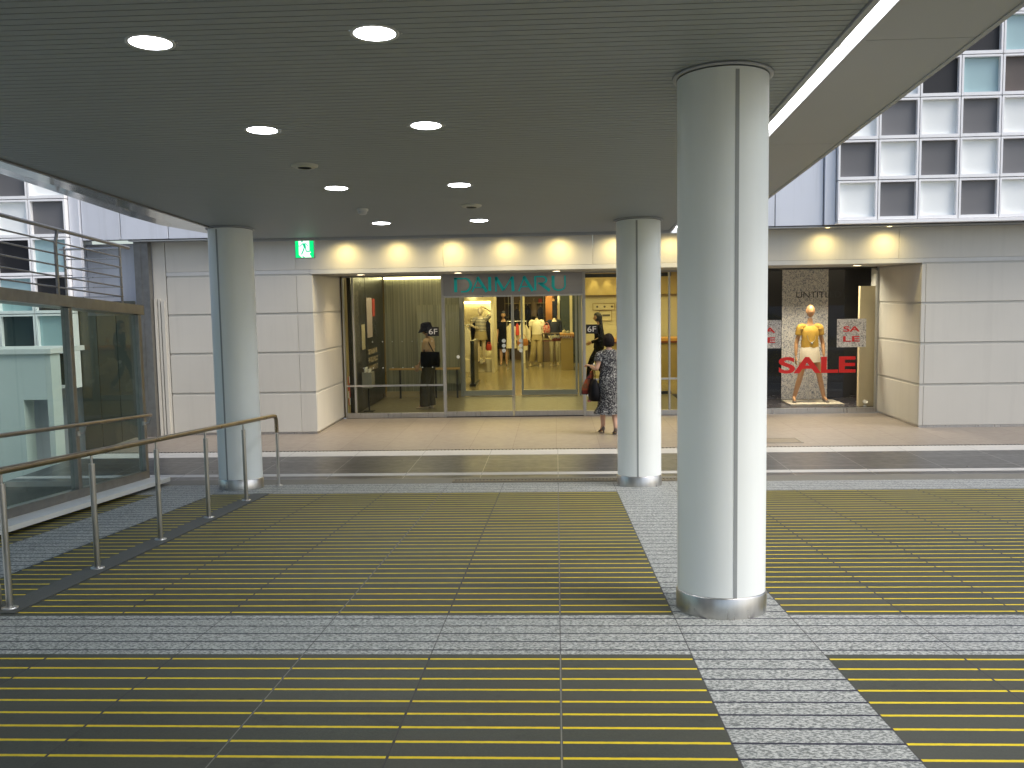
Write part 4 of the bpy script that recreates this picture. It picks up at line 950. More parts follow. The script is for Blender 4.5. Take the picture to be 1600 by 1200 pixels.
def ring(c, rx, ry, n=32, rot=0, folds=0, fa=0, ph=0, tilt=(0, 0), sq=1.0):
    out = []
    for k in range(n):
        a = 2*math.pi*k/n; f = 1+fa*math.sin(folds*a+ph)+fa*.5*math.sin((folds*1.7+1)*a+ph*2.3) if folds else 1
        ca, sa = math.cos(a), math.sin(a)
        x = rx*f*math.copysign(abs(ca)**sq, ca); y = ry*f*math.copysign(abs(sa)**sq, sa)
        X = x*math.cos(rot)-y*math.sin(rot); Y = x*math.sin(rot)+y*math.cos(rot)
        out.append(Vector((c[0]+X, c[1]+Y, c[2]+tilt[0]*X+tilt[1]*Y)))
    return out
def base_pose(h=1.6):
    k = h/1.6
    J = dict(pelvis=(0, 0, .88), waist=(0, 0, 1.02), chest=(0, .0, 1.17), collar=(0, -.01, 1.29), neck=(0, -.005, 1.36), skull=(0, .01, 1.43), head=(0, .022, 1.495),
             shR=(.15, -.01, 1.285), elR=(.185, -.02, 1.03), wrR=(.19, .05, .82), shL=(-.15, -.01, 1.285), elL=(-.185, -.02, 1.03), wrL=(-.19, .05, .82),
             hiR=(.08, 0, .82), knR=(.085, .015, .45), anR=(.085, -.02, .08), toR=(.095, .12, .025), hiL=(-.08, 0, .82), knL=(-.085, .015, .45), anL=(-.085, -.02, .08), toL=(-.095, .12, .025))
    return {a: Vector(b)*k for a, b in J.items()}, k
RAD = dict(pelvis=(.125, .095), waist=(.105, .08), chest=(.125, .09), collar=(.085, .065), neck=(.048, .048), skull=(.045, .045), shR=(.047, .047), elR=(.036, .036), wrR=(.024, .022),
           hiR=(.082, .082), knR=(.052, .052), anR=(.034, .036), toR=(.036, .022))
def body_mesh(J, k=1.0, fat=1.0, arms=True):
    names = ['pelvis', 'waist', 'chest', 'collar', 'neck', 'skull']; E_ = [(0, 1), (1, 2), (2, 3), (3, 4), (4, 5)]
    def add(n, p): names.append(n); E_.append((names.index(p), len(names)-1))
    for s_ in 'RL':
        if arms: add('sh'+s_, 'collar'); add('el'+s_, 'sh'+s_); add('wr'+s_, 'el'+s_)
        add('hi'+s_, 'pelvis'); add('kn'+s_, 'hi'+s_); add('an'+s_, 'kn'+s_); add('to'+s_, 'an'+s_)
    js = []
    for n in names:
        r_ = RAD.get(n) or RAD[n[:2]+'R']; js.append((tuple(J[n]), r_[0]*k*fat, r_[1]*k*fat))
    # calf and upper arm fullness
    def mid(a, b, t, r_):
        ia, ib = names.index(a), names.index(b); E_.remove((ia, ib)); p = J[a].lerp(J[b], t); js.append((tuple(p), r_*k*fat, r_*k*fat)); names.append('m%d' % len(names)); E_.extend([(ia, len(names)-1), (len(names)-1, ib)])
    for s_ in 'RL':
        mid('kn'+s_, 'an'+s_, .32, .054); mid('hi'+s_, 'kn'+s_, .45, .070)
        if arms: mid('sh'+s_, 'el'+s_, .4, .044); mid('el'+s_, 'wr'+s_, .35, .036)
    return skin_mesh(js, E_)
def tube_between(mb, a, b, ra, rb, mi=0, n=16, ext=0.0, wr=.04):
    a = Vector(a); b = Vector(b); pts = []; rs = []
    for i in range(7):
        t = i/6; pts.append(a.lerp(b, t)); rs.append((ra+(rb-ra)*t)*(1+wr*math.sin(t*11+ra*90)))
    mb.tube(pts, rs, n, mi)
def limb(mb, pts, rs, mi=0, n=16):
    """smooth tapered sleeve / trouser leg through several joints"""
    P = [Vector(p) for p in pts]; out = []; ro = []
    for i in range(len(P)-1):
        for j in range(6):
            t = j/6; p0 = P[max(i-1, 0)]; p3 = P[min(i+2, len(P)-1)]; p1, p2 = P[i], P[i+1]
            q = .5*((2*p1)+(p2-p0)*t+(2*p0-5*p1+4*p2-p3)*t*t+(3*p1-p0-3*p2+p3)*t**3); out.append(q); ro.append(rs[i]+(rs[i+1]-rs[i])*t)
    out.append(P[-1]); ro.append(rs[-1])
    ro = [r_*(1+.03*math.sin(i*1.9)) for i, r_ in enumerate(ro)]
    mb.tube(out, ro, n, mi)
def hair_cap(mb, M, s=1.0, long=0.0, vol=1.09, seed=0, fringe=.42, mi=0):
    n, m = 40, 22; rings = []
    for i in range(1, m):
        t = math.pi*i/m; rg_ = []
        for k in range(n):
            a = 2*math.pi*k/n; x = math.sin(t)*math.sin(a); y = math.sin(t)*math.cos(a); z = math.cos(t)
            v = vol+(.08 if not long else .05)*noise.noise(Vector((x*5+seed, y*5, z*5)))+(.06 if not long else .03)*noise.noise(Vector((x*16+seed, y*16, z*6)))
            X, Y, Z = x*.079*v*(1+.10*max(0, -z)), y*.098*v, z*(.116 if long else .108)*v
            inside = (y > .30 and z < fringe) or z < -.55
            if inside: X *= .80; Y *= .80; Z = Z*.8 if z < -.55 else Z
            rg_.append(M @ (Vector((X, Y, Z))*s))
        rings.append(rg_)
    mb.loft(rings[::-1], mi)
    if long:
        rings = []
        for i in range(9):
            t = i/8; w = .088-.018*t+.008*math.sin(t*5); zz = .03-long*t
            rg_ = []
            for k in range(28):
                a = math.pi*2*k/28; x = w*math.cos(a); y = -.035-.02*t+(.062-.012*t)*math.sin(a)*(1 if math.sin(a) < 0 else .55)
                f = 1+.06*math.sin(a*9+i)
                rg_.append(M @ (Vector((x*f, y, zz))*s))
            rings.append(rg_)
        mb.loft(rings, mi)
M_skin = mat('skin', (.55, .33, .22), .5, 0, .06, 12); M_dskin = mat('darker_skin', (.50, .30, .19), .5)  # second skin tone, slightly darker, for the figures indoors
M_hairb = mat('black_hair', (.008, .006, .005), .55, 0, .3, 30, bump=.4, bscale=90, stretch=(1, 1, .2)); M_hairbr = mat('dark_brown_hair', (.008, .005, .004), .7, 0, .3, 30, bump=1.0, bscale=60, spec=.2)
M_eye = mat('eye_dark', (.02, .015, .012), .3); M_lip = mat('lips', (.35, .10, .08), .45)
M_shoe = mat('taupe_leather', (.13, .10, .08), .35); M_blackleather = mat('black_leather', (.003, .003, .004), .55, 0, .2, 20, spec=.15, bump=.2, bscale=120)
def place(root, x, y, z, rz): root.location = (x, y, z); root.rotation_euler = (0, 0, rz)
def headM(J, yaw=0, pitch=0, name='head'): return Matrix.Translation(J[name]) @ Matrix.Rotation(yaw, 4, 'Z') @ Matrix.Rotation(pitch, 4, 'X')
def shoe(mb, an, to, k=1.0, heel=.0, mi=0):
    a = Vector(an); t = Vector(to); d = (t-a); d.z = 0; d.normalize(); w = Vector((-d.y, d.x, 0)); z0 = t.z-.022*k
    c0 = Vector((a.x, a.y, z0))
    secs = ((-.045, .020, .045, heel), (-.03, .030, .060, heel), (.02, .033, .062, heel*.95), (.06, .034, .045, heel*.6), (.11, .042, .040, heel*.12), (.15, .042, .032, 0), (.185, .032, .024, 0), (.20, .014, .014, 0))
    rings = []
    for t_, hw, h, up in secs:
        c = c0+d*t_*k; rings.append([c+w*hw*k*math.cos(q)+Vector((0, 0, up+.004+(h*k)*max(0, math.sin(q))-(.004*(math.sin(q) < 0)))) for q in [2*math.pi*j/14 for j in range(14)]])
    mb.loft(rings, mi)
    if heel: mb.loft([[c0-d*(.025)*k+w*r_*math.cos(q)+d*r_*math.sin(q)+Vector((0, 0, zz)) for q in [2*math.pi*j/10 for j in range(10)]] for zz, r_ in ((0, .011), (heel*.6, .013), (heel+.01, .022))], mi)

# --- woman in the black and white dress, back to us, walking to the doors
p1 = thing('person', 'short haired woman in a black and white floral dress walking to the doors', 'person', (0, 0, 0))
J, k = base_pose(1.50)
kk = k
J['toR'] = J['anR']+Vector((.01, .11, -.060))*kk; J['anR'] = Vector((.075, -.10, .105)); J['knR'] = Vector((.08, .02, .43)); J['toR'] = Vector((.09, .02, .025))
J['anL'] = Vector((-.06, .16, .105)); J['knL'] = Vector((-.075, .13, .43)); J['toL'] = Vector((-.07, .27, .025))
J['elL'] = Vector((-.215, -.03, .995)); J['wrL'] = Vector((-.26, .17, 1.03)); J['elR'] = Vector((.19, -.02, .97)); J['wrR'] = Vector((.20, .12, .84))
b = MB(); b.mesh(body_mesh(J, kk*1.0, 1.06), mi=0)
HM = headM(J, R(10), R(4)); head_mesh(b, HM, 0, 1, 2, s=.98)
dl_ = (J['wrL']-J['elL']).normalized(); hand(b, J['wrL']+dl_*.012, (-.35, .9, .10), (-.2, 0, -1), -1, .55, .95)
dr_ = (J['wrR']-J['elR']).normalized(); hand(b, J['wrR']+dr_*.012, dr_, (-1, 0, 0), 1, .5, .95)
b.build('body', [M_skin, M_eye, M_lip], p1)
b = MB(); hair_cap(b, HM, 1.0, 0, 1.14, 3, .38); b.build('hair', M_hairbr, p1)
def dress_mat():
    m, nt, N, L, P = newmat('floral_dress'); tc = N.new('ShaderNodeTexCoord')
    n1 = N.new('ShaderNodeTexNoise'); n1.inputs['Scale'].default_value = 26; n1.inputs['Detail'].default_value = 4; n1.inputs['Distortion'].default_value = 2.4; L.new(tc.outputs['Object'], n1.inputs[0])
    cr = N.new('ShaderNodeValToRGB'); e = cr.color_ramp.elements; e[0].position = .55; e[0].color = (.010, .010, .012, 1); e[1].position = .58; e[1].color = (.55, .55, .50, 1)
    x = e.new(.605); x.color = (.5, .5, .45, 1); x = e.new(.625); x.color = (.012, .012, .014, 1)
    L.new(n1.outputs[0], cr.inputs[0]); L.new(cr.outputs[0], P.inputs['Base Color']); P.inputs['Roughness'].default_value = .7; return m
M_dress = dress_mat()
b = MB(); rr_ = []
for z, cx, cy, rx, ry, fo, fa in ((1.285, 0, -.01, .070, .060, 0, 0), (1.265, 0, -.008, .125, .085, 0, 0), (1.22, 0, 0, .168, .108, 0, 0), (1.14, 0, 0, .165, .122, 6, .01), (1.05, 0, 0, .155, .116, 6, .015), (.96, 0, 0, .148, .112, 7, .02), (.86, 0, .0, .168, .130, 7, .02), (.76, 0, .0, .178, .142, 8, .025), (.62, 0, .01, .176, .145, 8, .035), (.50, 0, .01, .172, .142, 8, .05), (.42, -.005, .015, .180, .150, 9, .07), (.36, -.01, .02, .205, .172, 9, .10), (.315, -.012, .02, .228, .19, 9, .12)):
    rr_.append(ring((cx, cy, z), rx, ry, 54, 0, fo, fa, z*9))
b.loft(rr_[::-1], cap=False)
for s_ in (-1, 1):
    S = 'L' if s_ < 0 else 'R'
    limb(b, [J['collar']+Vector((s_*.075, 0, -.01)), J['sh'+S]+Vector((s_*.02, 0, -.01)), J['sh'+S].lerp(J['el'+S], .45)+Vector((s_*.012, 0, 0))], [.055, .066, .068])
b.build('dress', M_dress, p1)
b = MB(); shoe(b, J['anR'], J['toR'], .86, .05); b.build('shoe', M_shoe, p1); b = MB(); shoe(b, J['anL'], J['toL'], .86, .05); b.build('shoe', M_shoe, p1)
b = MB(); b.tube([J['wrL']+(J['elL']-J['wrL']).normalized()*.03+Vector((.028*math.cos(a), 0, .028*math.sin(a))) for a in [math.pi*2*i/12 for i in range(13)]], .004, 6, cap=False); b.build('bracelet', M_brass, p1)
place(p1, .785, 14.15, 0, R(14)); p1.scale = (.93, .93, 1)
W1 = world_of(p1)
def W(p): return W1 @ Vector(p)
# bags on her left forearm
bagp = J['elL'].lerp(J['wrL'], .45)
HBX = 0
hb = thing('handbag', 'black handbag hanging from the forearm of the woman in the floral dress', 'handbag', tuple(W(bagp+Vector((0, 0, -.46)))))
b = MB(); c = bagp+Vector((0, 0, -.30)); rg_ = []
for z, rx, ry in ((-.20, .11, .06), (-.195, .135, .08), (-.09, .14, .088), (.02, .125, .078), (.10, .10, .045), (.12, .09, .02)):
    rg_.append([Vector(q) for q in ring((c.x, c.y, c.z+z), ry, rx, 28, 0, 5, .03, z*20, sq=.7)])
b.loft(rg_); b.xf(W1); b.build('bag_body', M_blackleather, hb)
b = MB(); b.tube([c+Vector((0, -.06, .09)), c+Vector((0, -.055, .2)), c+Vector((0, -.02, .30)), bagp+Vector((0, .0, .052)), c+Vector((0, .04, .30)), c+Vector((0, .05, .2)), c+Vector((0, .055, .09))], .008, 8); b.xf(W1); b.build('handle', M_blackleather, hb)
b = MB(); b.tube([bagp+Vector((0, -.025, .03)), bagp+Vector((0, 0, .056)), bagp+Vector((0, .025, .035))], .014, 8); b.xf(W1); b.build('handle_wrap', M_white, hb)
b = MB(); b.tube([c+Vector((-.05, -.05, .06)), c+Vector((-.056, -.04, -.02)), c+Vector((-.054, -.03, -.12))], .006, 8); b.xf(W1); b.build('zip', M_steel, hb)
sb = thing('shopping_bag', 'red and orange checked cloth bag hanging beside the black handbag', 'bag', tuple(W(bagp+Vector((-.08, .12, -.46)))))
m_, nt, N, L, P = newmat('plaid_cloth'); tc = N.new('ShaderNodeTexCoord'); ck = N.new('ShaderNodeTexChecker'); ck.inputs['Scale'].default_value = 13; ck.inputs[1].default_value = (.35, .03, .015, 1); ck.inputs[2].default_value = (.03, .02, .02, 1)
c2_ = N.new('ShaderNodeTexChecker'); c2_.inputs['Scale'].default_value = 6; c2_.inputs[1].default_value = (.30, .10, .015, 1); c2_.inputs[2].default_value = (.03, .015, .012, 1)
mx_ = N.new('ShaderNodeMix'); mx_.data_type = 'RGBA'; mx_.inputs[0].default_value = .5; L.new(tc.outputs['Object'], ck.inputs[0]); L.new(tc.outputs['Object'], c2_.inputs[0]); L.new(ck.outputs[0], mx_.inputs[6]); L.new(c2_.outputs[0], mx_.inputs[7]); L.new(mx_.outputs[2], P.inputs['Base Color']); P.inputs['Roughness'].default_value = .8
c = bagp+Vector((-.05, .12, -.25)); b = MB(); rg_ = []
for z, rx, ry, ox in ((-.16, .06, .03, -.05), (-.15, .085, .045, -.05), (-.05, .085, .05, -.03), (.05, .07, .04, 0), (.12, .05, .03, .03), (.19, .025, .02, .055)): rg_.append(ring((c.x+ox, c.y, c.z+z), rx, ry, 28, 0, 5, .07, z*25))
b.loft(rg_); b.xf(W1); b.build('bag_body', m_, sb)
b = MB(); b.tube([c+Vector((.055, 0, .18)), c+Vector((.07, -.02, .24)), bagp+Vector((0, .04, .045))], .009, 8); b.xf(W1); b.build('handle', m_, sb)

# --- woman in the hat, standing in the vestibule looking left
p2 = thing('person', 'woman in a dark bucket hat and wide olive trousers inside the glass vestibule', 'person')
J, k = base_pose(1.60)
J['elR'] = Vector((.20, -.03, 1.04)); J['wrR'] = Vector((.19, .11, .83)); J['elL'] = Vector((-.195, .02, 1.04)); J['wrL'] = Vector((-.17, .14, .84))
J['toR'] = Vector((.10, .12, .025)); J['toL'] = Vector((-.09, .19, .025)); J['anL'] = Vector((-.085, .05, .08)); J['knL'] = Vector((-.085, .06, .45))
b = MB(); b.mesh(body_mesh(J, k), mi=0); HM = headM(J, 0, R(-8)); head_mesh(b, HM, 0, 1, 2)
for S, sd_ in (('R', 1), ('L', -1)):
    d_ = (J['wr'+S]-J['el'+S]).normalized(); hand(b, J['wr'+S]+d_*.012, d_+Vector((0, .1, -.3)), (-sd_, 0, 0), sd_, .5)
b.build('body', [M_dskin, M_eye, M_lip], p2)
b = MB(); hair_cap(b, HM, .98, .12, 1.04, 1); b.build('hair', M_hairb, p2)
M_hat = mat('dark_felt', (.008, .008, .012), .9, 0, .2, 30, spec=.15); b = MB()
prof = [(.150, .150, -.028, .0), (.148, .148, -.020, .0), (.12, .125, .025, 0), (.098, .112, .05, 0), (.094, .106, .09, 0), (.085, .096, .125, 0), (.05, .06, .142, 0), (.01, .012, .146, 0)]
b.loft([[HM @ Vector((rx*math.cos(a), ry*math.sin(a)+(.02*math.sin(a) if z < .0 else 0), z+(.012*math.sin(2*a) if z < .02 else 0))) for a in [2*math.pi*i/36 for i in range(36)]] for rx, ry, z, _ in prof]); b.build('hat', M_hat, p2)
M_top = mat('beige_top', (.58, .40, .25), .8, 0, .06, 10); b = MB()
b.loft([ring((0, 0, z), rx, ry, 40, 0, 5, fa, z*8) for z, rx, ry, fa in ((.90, .165, .13, .02), (1.0, .150, .118, .02), (1.1, .150, .118, .015), (1.2, .158, .115, .01), (1.27, .125, .09, 0), (1.31, .075, .065, 0))])
for S, s_ in (('R', 1), ('L', -1)): limb(b, [J['collar']+Vector((s_*.07, 0, -.01)), J['sh'+S]+Vector((s_*.015, 0, -.01)), J['sh'+S].lerp(J['el'+S], .62)], [.055, .064, .062])
b.build('top', M_top, p2)
M_trou = mat('olive_trousers', (.055, .048, .030), .9, 0, .12, 8, bump=.2, bscale=12); b = MB()
b.loft([ring((0, 0, z), rx, ry, 40, 0, 4, .01, z) for z, rx, ry in ((.74, .158, .125), (.84, .165, .128), (.95, .140, .110))])
for S in 'RL': limb(b, [J['hi'+S]+Vector((0, 0, -.02)), J['kn'+S], J['an'+S]+Vector((0, .02, -.03))], [.10, .092, .095], n=20)
b.build('trousers', M_trou, p2)
b = MB(); shoe(b, J['anR'], J['toR'], .95, .0); b.build('shoe', mat('cream_shoes', (.5, .4, .28), .5), p2); b = MB(); shoe(b, J['anL'], J['toL'], .95, .0); b.build('shoe', mat('cream_shoes', (.5, .4, .28), .5), p2)
place(p2, -2.43, 17.75, .002, R(82)); W2 = world_of(p2)
# bag hangs from her right... the shoulder nearer the glass is her left one
tb = thing('shoulder_bag', 'large black shoulder bag carried by the woman in the hat', 'bag', tuple(W2 @ Vector((-.24, -.12, .82))))
b = MB(); sgn = -1
b.loft([ring((sgn*.235, -.10, z), rx, ry, 28, 0, 4, .02, z*9, sq=.5) for z, rx, ry in ((.80, .03, .15), (.815, .05, .175), (.92, .055, .185), (1.04, .045, .185), (1.09, .02, .18))]); b.xf(W2); b.build('bag_body', M_blackleather, tb)
b = MB(); b.tube([Vector((sgn*.235, .02, 1.08)), Vector((sgn*.215, -.0, 1.22)), Vector((sgn*.15, -.02, 1.345)), Vector((sgn*.215, -.09, 1.22)), Vector((sgn*.235, -.17, 1.08))], .010, 8); b.xf(W2); b.build('strap', M_blackleather, tb)

# --- clerk in a black dress deep in the shop, facing us
p3 = thing('person', 'shop clerk with long dark hair in a short black dress facing the doors', 'person')
J, k = base_pose(1.64)
b = MB(); b.mesh(body_mesh(J, k), mi=0); HM = headM(J, 0, 0); head_mesh(b, HM, 0, 1, 2)
for S, sd_ in (('R', 1), ('L', -1)): d_ = (J['wr'+S]-J['el'+S]).normalized(); hand(b, J['wr'+S]+d_*.012, d_, (-sd_, 0, 0), sd_, .5)
b.build('body', [M_dskin, M_eye, M_lip], p3)
b = MB(); hair_cap(b, HM, 1, .26, 1.1, 5, .5); b.build('hair', M_hairb, p3)
M_bd = mat('black_cloth', (.006, .006, .008), .9, 0, .2, 10, spec=.1); b = MB()
b.loft([ring((0, 0, z), rx, ry, 36, 0, 6, fa, z*7) for z, rx, ry, fa in ((.52, .195, .15, .05), (.65, .19, .145, .04), (.82, .175, .135, .02), (1.0, .135, .105, .01), (1.05, .132, .10, 0), (1.2, .162, .112, .01), (1.29, .13, .09, 0), (1.335, .08, .065, 0))], cap=False)
for S, s_ in (('R', 1), ('L', -1)): limb(b, [J['collar']+Vector((s_*.07, 0, -.01)), J['sh'+S]+Vector((s_*.02, 0, -.01)), J['sh'+S].lerp(J['el'+S], .75)], [.055, .068, .066])
b.build('dress', M_bd, p3); b = MB(); shoe(b, J['anR'], J['toR'], .95, .03); b.build('shoe', M_shoe, p3); b = MB(); shoe(b, J['anL'], J['toL'], .95, .03); b.build('shoe', M_shoe, p3)
place(p3, -1.60, 28.6, 0, R(180))
# --- woman walking left behind the right glass
p4 = thing('person', 'woman with long black hair in black walking left behind the second 6F sticker', 'person')
J, k = base_pose(1.68)
J['anR'] = Vector((.08, .26, .09)); J['knR'] = Vector((.085, .20, .48)); J['toR'] = Vector((.09, .40, .03)); J['anL'] = Vector((-.08, -.22, .13)); J['knL'] = Vector((-.085, .02, .47)); J['toL'] = Vector((-.08, -.10, .03))
J['elR'] = Vector((.2, -.1, 1.1)); J['wrR'] = Vector((.19, .0, .9)); J['elL'] = Vector((-.2, -.02, 1.09)); J['wrL'] = Vector((-.17, .18, 1.0))
b = MB(); b.mesh(body_mesh(J, k), mi=0); HM = headM(J, 0, R(-5)); head_mesh(b, HM, 0, 1, 2)
for S, sd_ in (('R', 1), ('L', -1)): d_ = (J['wr'+S]-J['el'+S]).normalized(); hand(b, J['wr'+S]+d_*.012, d_, (-sd_, 0, 0), sd_, .5)
b.build('body', [M_dskin, M_eye, M_lip], p4)
b = MB(); hair_cap(b, HM, 1, .36, 1.08, 8, .5); b.build('hair', M_hairb, p4)
b = MB(); b.loft([ring((0, 0, z), rx, ry, 36, 0, 5, .015, z*7) for z, rx, ry in ((.86, .165, .13), (1.0, .15, .115), (1.12, .14, .105), (1.25, .165, .115), (1.33, .12, .09), (1.37, .075, .065))])
for S, s_ in (('R', 1), ('L', -1)): limb(b, [J['collar']+Vector((s_*.07, 0, -.01)), J['sh'+S]+Vector((s_*.015, 0, -.01)), J['el'+S], J['wr'+S]], [.052, .060, .048, .036])
b.build('jacket', M_bd, p4)
b = MB(); b.loft([ring((0, 0, z), rx, ry, 30) for z, rx, ry in ((.82, .155, .12), (.95, .15, .115))])
for S in 'RL': limb(b, [J['hi'+S], J['kn'+S], J['an'+S]+Vector((0, 0, .0))], [.092, .065, .05])
b.build('trousers', M_bd, p4); b = MB(); shoe(b, J['anR'], J['toR'], .95, .02); b.build('shoe', M_blackleather, p4); b = MB(); shoe(b, J['anL'], J['toL'], .95, .04); b.build('shoe', M_blackleather, p4)
place(p4, 1.0, 22.2, 0, R(90))

# --- mannequins
M_man = mat('mannequin_cream', (.62, .52, .36), .35); M_mtan = mat('mannequin_tan', (.46, .24, .10), .4)
def mannequin(name_lab, x, y, z, rz, headed, skinm, pose=None, top=None, bottom=None, h=1.62, group='dressed mannequins', extra=None):
    o = thing('mannequin', name_lab, 'mannequin', (0, 0, 0), group)
    J, k = base_pose(h)
    if pose: J.update({a: Vector(v) for a, v in pose.items()})
    if not headed: J['skull'] = J['neck']+Vector((0, 0, .035))
    b = MB(); b.mesh(body_mesh(J, k, .92), mi=0)
    if headed: head_mesh(b, headM(J, *headed), 0)
    for S, sd_ in (('R', 1), ('L', -1)): d_ = (J['wr'+S]-J['el'+S]).normalized(); hand(b, J['wr'+S]+d_*.012, d_, (-sd_, 0, 0), sd_, .35)
    b.build('body', skinm, o)
    if top:
        m, long_, jacket = top; b = MB()
        z0 = 1.0 if not jacket else .84
        b.loft([ring((0, 0, z_*k), rx, ry, 36, 0, 6, .015, z_*9) for z_, rx, ry in ((z0-.08, .152, .118), (z0+.02, .15, .115), (1.08, .142, .11), (1.18, .158, .115), (1.25, .135, .095), (1.285, .085, .068))])
        for S, s_ in (('R', 1), ('L', -1)):
            pts = [J['collar']+Vector((s_*.07, 0, -.01)), J['sh'+S]+Vector((s_*.015, 0, -.01)), J['sh'+S].lerp(J['el'+S], .5)]; rs = [.05, .062, .062]
            if long_: pts = pts[:2]+[J['el'+S], J['wr'+S]]; rs = [.05, .06, .05, .042]
            limb(b, pts, rs)
        b.build('top', m, o)
    if bottom:
        m, kind = bottom; b = MB()
        if kind == 'skirt': b.loft([ring((0, 0, z_*k), rx, ry, 36, 0, 5, .02, z_*9) for z_, rx, ry in ((.68, .185, .15), (.8, .178, .14), (.92, .155, .12), (.99, .13, .10))], cap=False)
        else:
            b.loft([ring((0, 0, z_*k), rx, ry, 36, 0, 4, .012, z_) for z_, rx, ry in ((.76, .155, .12), (.86, .155, .12), (.98, .13, .10))])
            e = {'trousers': [.098, .092, .085], 'slim': [.088, .062, .045]}[kind]
            for S in 'RL': limb(b, [J['hi'+S], J['kn'+S], J['an'+S]+Vector((0, .01, .04))], e, n=20)
        b.build('bottom', m, o)
    if extra: extra(o, J, k)
    for S in 'RL':
        b = MB(); shoe(b, J['an'+S], J['to'+S], .92, .02); b.build('shoe', M_shoe if headed else M_man, o)
    b = MB(); b.tube([(0, -.05, .008), (0, -.05, .9)], .007, 8); b.lathe((0, -.05, 0), [(.14, 0), (.14, .006)], 24); b.build('stand', M_steel, o)
    place(o, x, y, z, rz); return o
STR = newmat('striped_knit')
m_, nt, N, L, P = STR; tc = N.new('ShaderNodeTexCoord'); wv_ = N.new('ShaderNodeTexWave'); wv_.bands_direction = 'Z'; wv_.inputs['Scale'].default_value = 8; L.new(tc.outputs['Object'], wv_.inputs[0])
cr = N.new('ShaderNodeValToRGB'); cr.color_ramp.elements[0].position = .45; cr.color_ramp.elements[0].color = (.03, .03, .05, 1); cr.color_ramp.elements[1].position = .55; cr.color_ramp.elements[1].color = (.6, .55, .42, 1); L.new(wv_.outputs[0], cr.inputs[0]); L.new(cr.outputs[0], P.inputs['Base Color'])
M_stripe = m_
M_cr = mat('cream_blouse', (.62, .56, .40), .8); M_khaki = mat('khaki_cloth', (.34, .27, .13), .85, 0, .1, 8); M_navy = mat('navy_cloth', (.012, .014, .028), .9, 0, .2, 8); M_mustard = mat('mustard_blouse', (.42, .24, .02), .75, 0, .12, 14); M_redc = mat('red_cloth', (.5, .05, .03), .7)
def necklace(o, J, k):
    b = MB(); b.tube([(.07*math.cos(a), .118, 1.19+.0-.11*math.sin(a)) if math.sin(a) > 0 else (.07*math.cos(a), .10, 1.2) for a in [math.pi*i/12 for i in range(13)]], .003, 6, cap=False); b.lathe((0, .128, 1.05), [(.015, 0), (.02, .015), (.012, .03)], 12); b.build('necklace', M_steel, o)
    b = MB()
    for s_ in (-1, 1): b.loft([ring((s_*.155, -.005, 1.20*k+dz_), rx, rx*.95, 24, 0, 7, .12, dz_*50) for dz_, rx in ((0.035, .066), (.06, .060), (.085, .045))])
    b.build('ruffle_sleeves', M_mustard, o)
mannequin('tan headed mannequin in a mustard blouse and cream shorts in the display window', 4.525, 17.05, .115, R(180), (0, 0), M_mtan,
          pose=dict(elR=(.235, -.03, 1.06), wrR=(.25, .02, .82), elL=(-.235, -.03, 1.06), wrL=(-.24, .04, .82), knR=(.17, .02, .46), anR=(.265, -.02, .08), toR=(.29, .12, .03), knL=(-.17, .02, .46), anL=(-.265, -.02, .08), toL=(-.29, .12, .03), hiR=(.10, 0, .84), hiL=(-.10, 0, .84), skull=(0, 0, 1.52), head=(0, .015, 1.63), neck=(0, -.005, 1.42), collar=(0, -.01, 1.36), chest=(0, 0, 1.22), shR=(.155, -.01, 1.35), shL=(-.155, -.01, 1.35)),
          top=(M_mustard, False, False), bottom=(mat('cream_shorts', (.60, .52, .38), .8), 'skirt'), h=1.70, group='dressed mannequins', extra=necklace)
mannequin('headless mannequin in a cream blouse and wide khaki trousers', -.58, 28.2, .0, R(176), None, M_man, pose=dict(elR=(.22, 0, 1.06), wrR=(.2, .12, .86), knR=(.11, 0, .45), anR=(.17, 0, .08), toR=(.2, .12, .03)), top=(M_cr, False, False), bottom=(M_khaki, 'trousers'), h=1.66)
mannequin('headless mannequin in a navy jacket and pale trousers behind the small table', -.06, 28.4, .0, R(186), None, M_man, pose=dict(elR=(.21, -.04, 1.06), wrR=(.18, .14, .9)), top=(M_navy, True, True), bottom=(mat('pale_trousers', (.36, .32, .20), .8), 'slim'), h=1.64)
mannequin('mannequin in a striped top, one arm behind its head, before the lit alcove', -2.10, 26.2, .25, R(172), (R(-10), 0), M_man,
          pose=dict(elL=(-.36, -.02, 1.40), wrL=(-.14, -.07, 1.52), elR=(.3, -.02, 1.08), wrR=(.13, .10, 1.0)), top=(M_stripe, False, False), bottom=(M_khaki, 'skirt'), h=1.55)
# upper body of a mannequin high at the back
mannequin('mannequin raised on a block at the back, one arm stretched up', -.10, 30.4, .72, R(165), (0, 0), M_mtan, pose=dict(elR=(.22, 0, 1.45), wrR=(.12, .05, 1.62)), top=(M_navy, False, False), bottom=(M_navy, 'slim'), h=1.5)
o = thing('display_block', 'dark display block under the raised mannequin at the back of the shop', 'display block', (-.1, 30.4, 0)); b = MB(); b.box(-.5, .3, 30.0, 30.8, 0, .70); b.build('body', M_brown, o, bevel=.01); b = MB(); b.box(-.52, .32, 29.98, 30.82, .7005, .718); b.build('top', M_khaki, o)
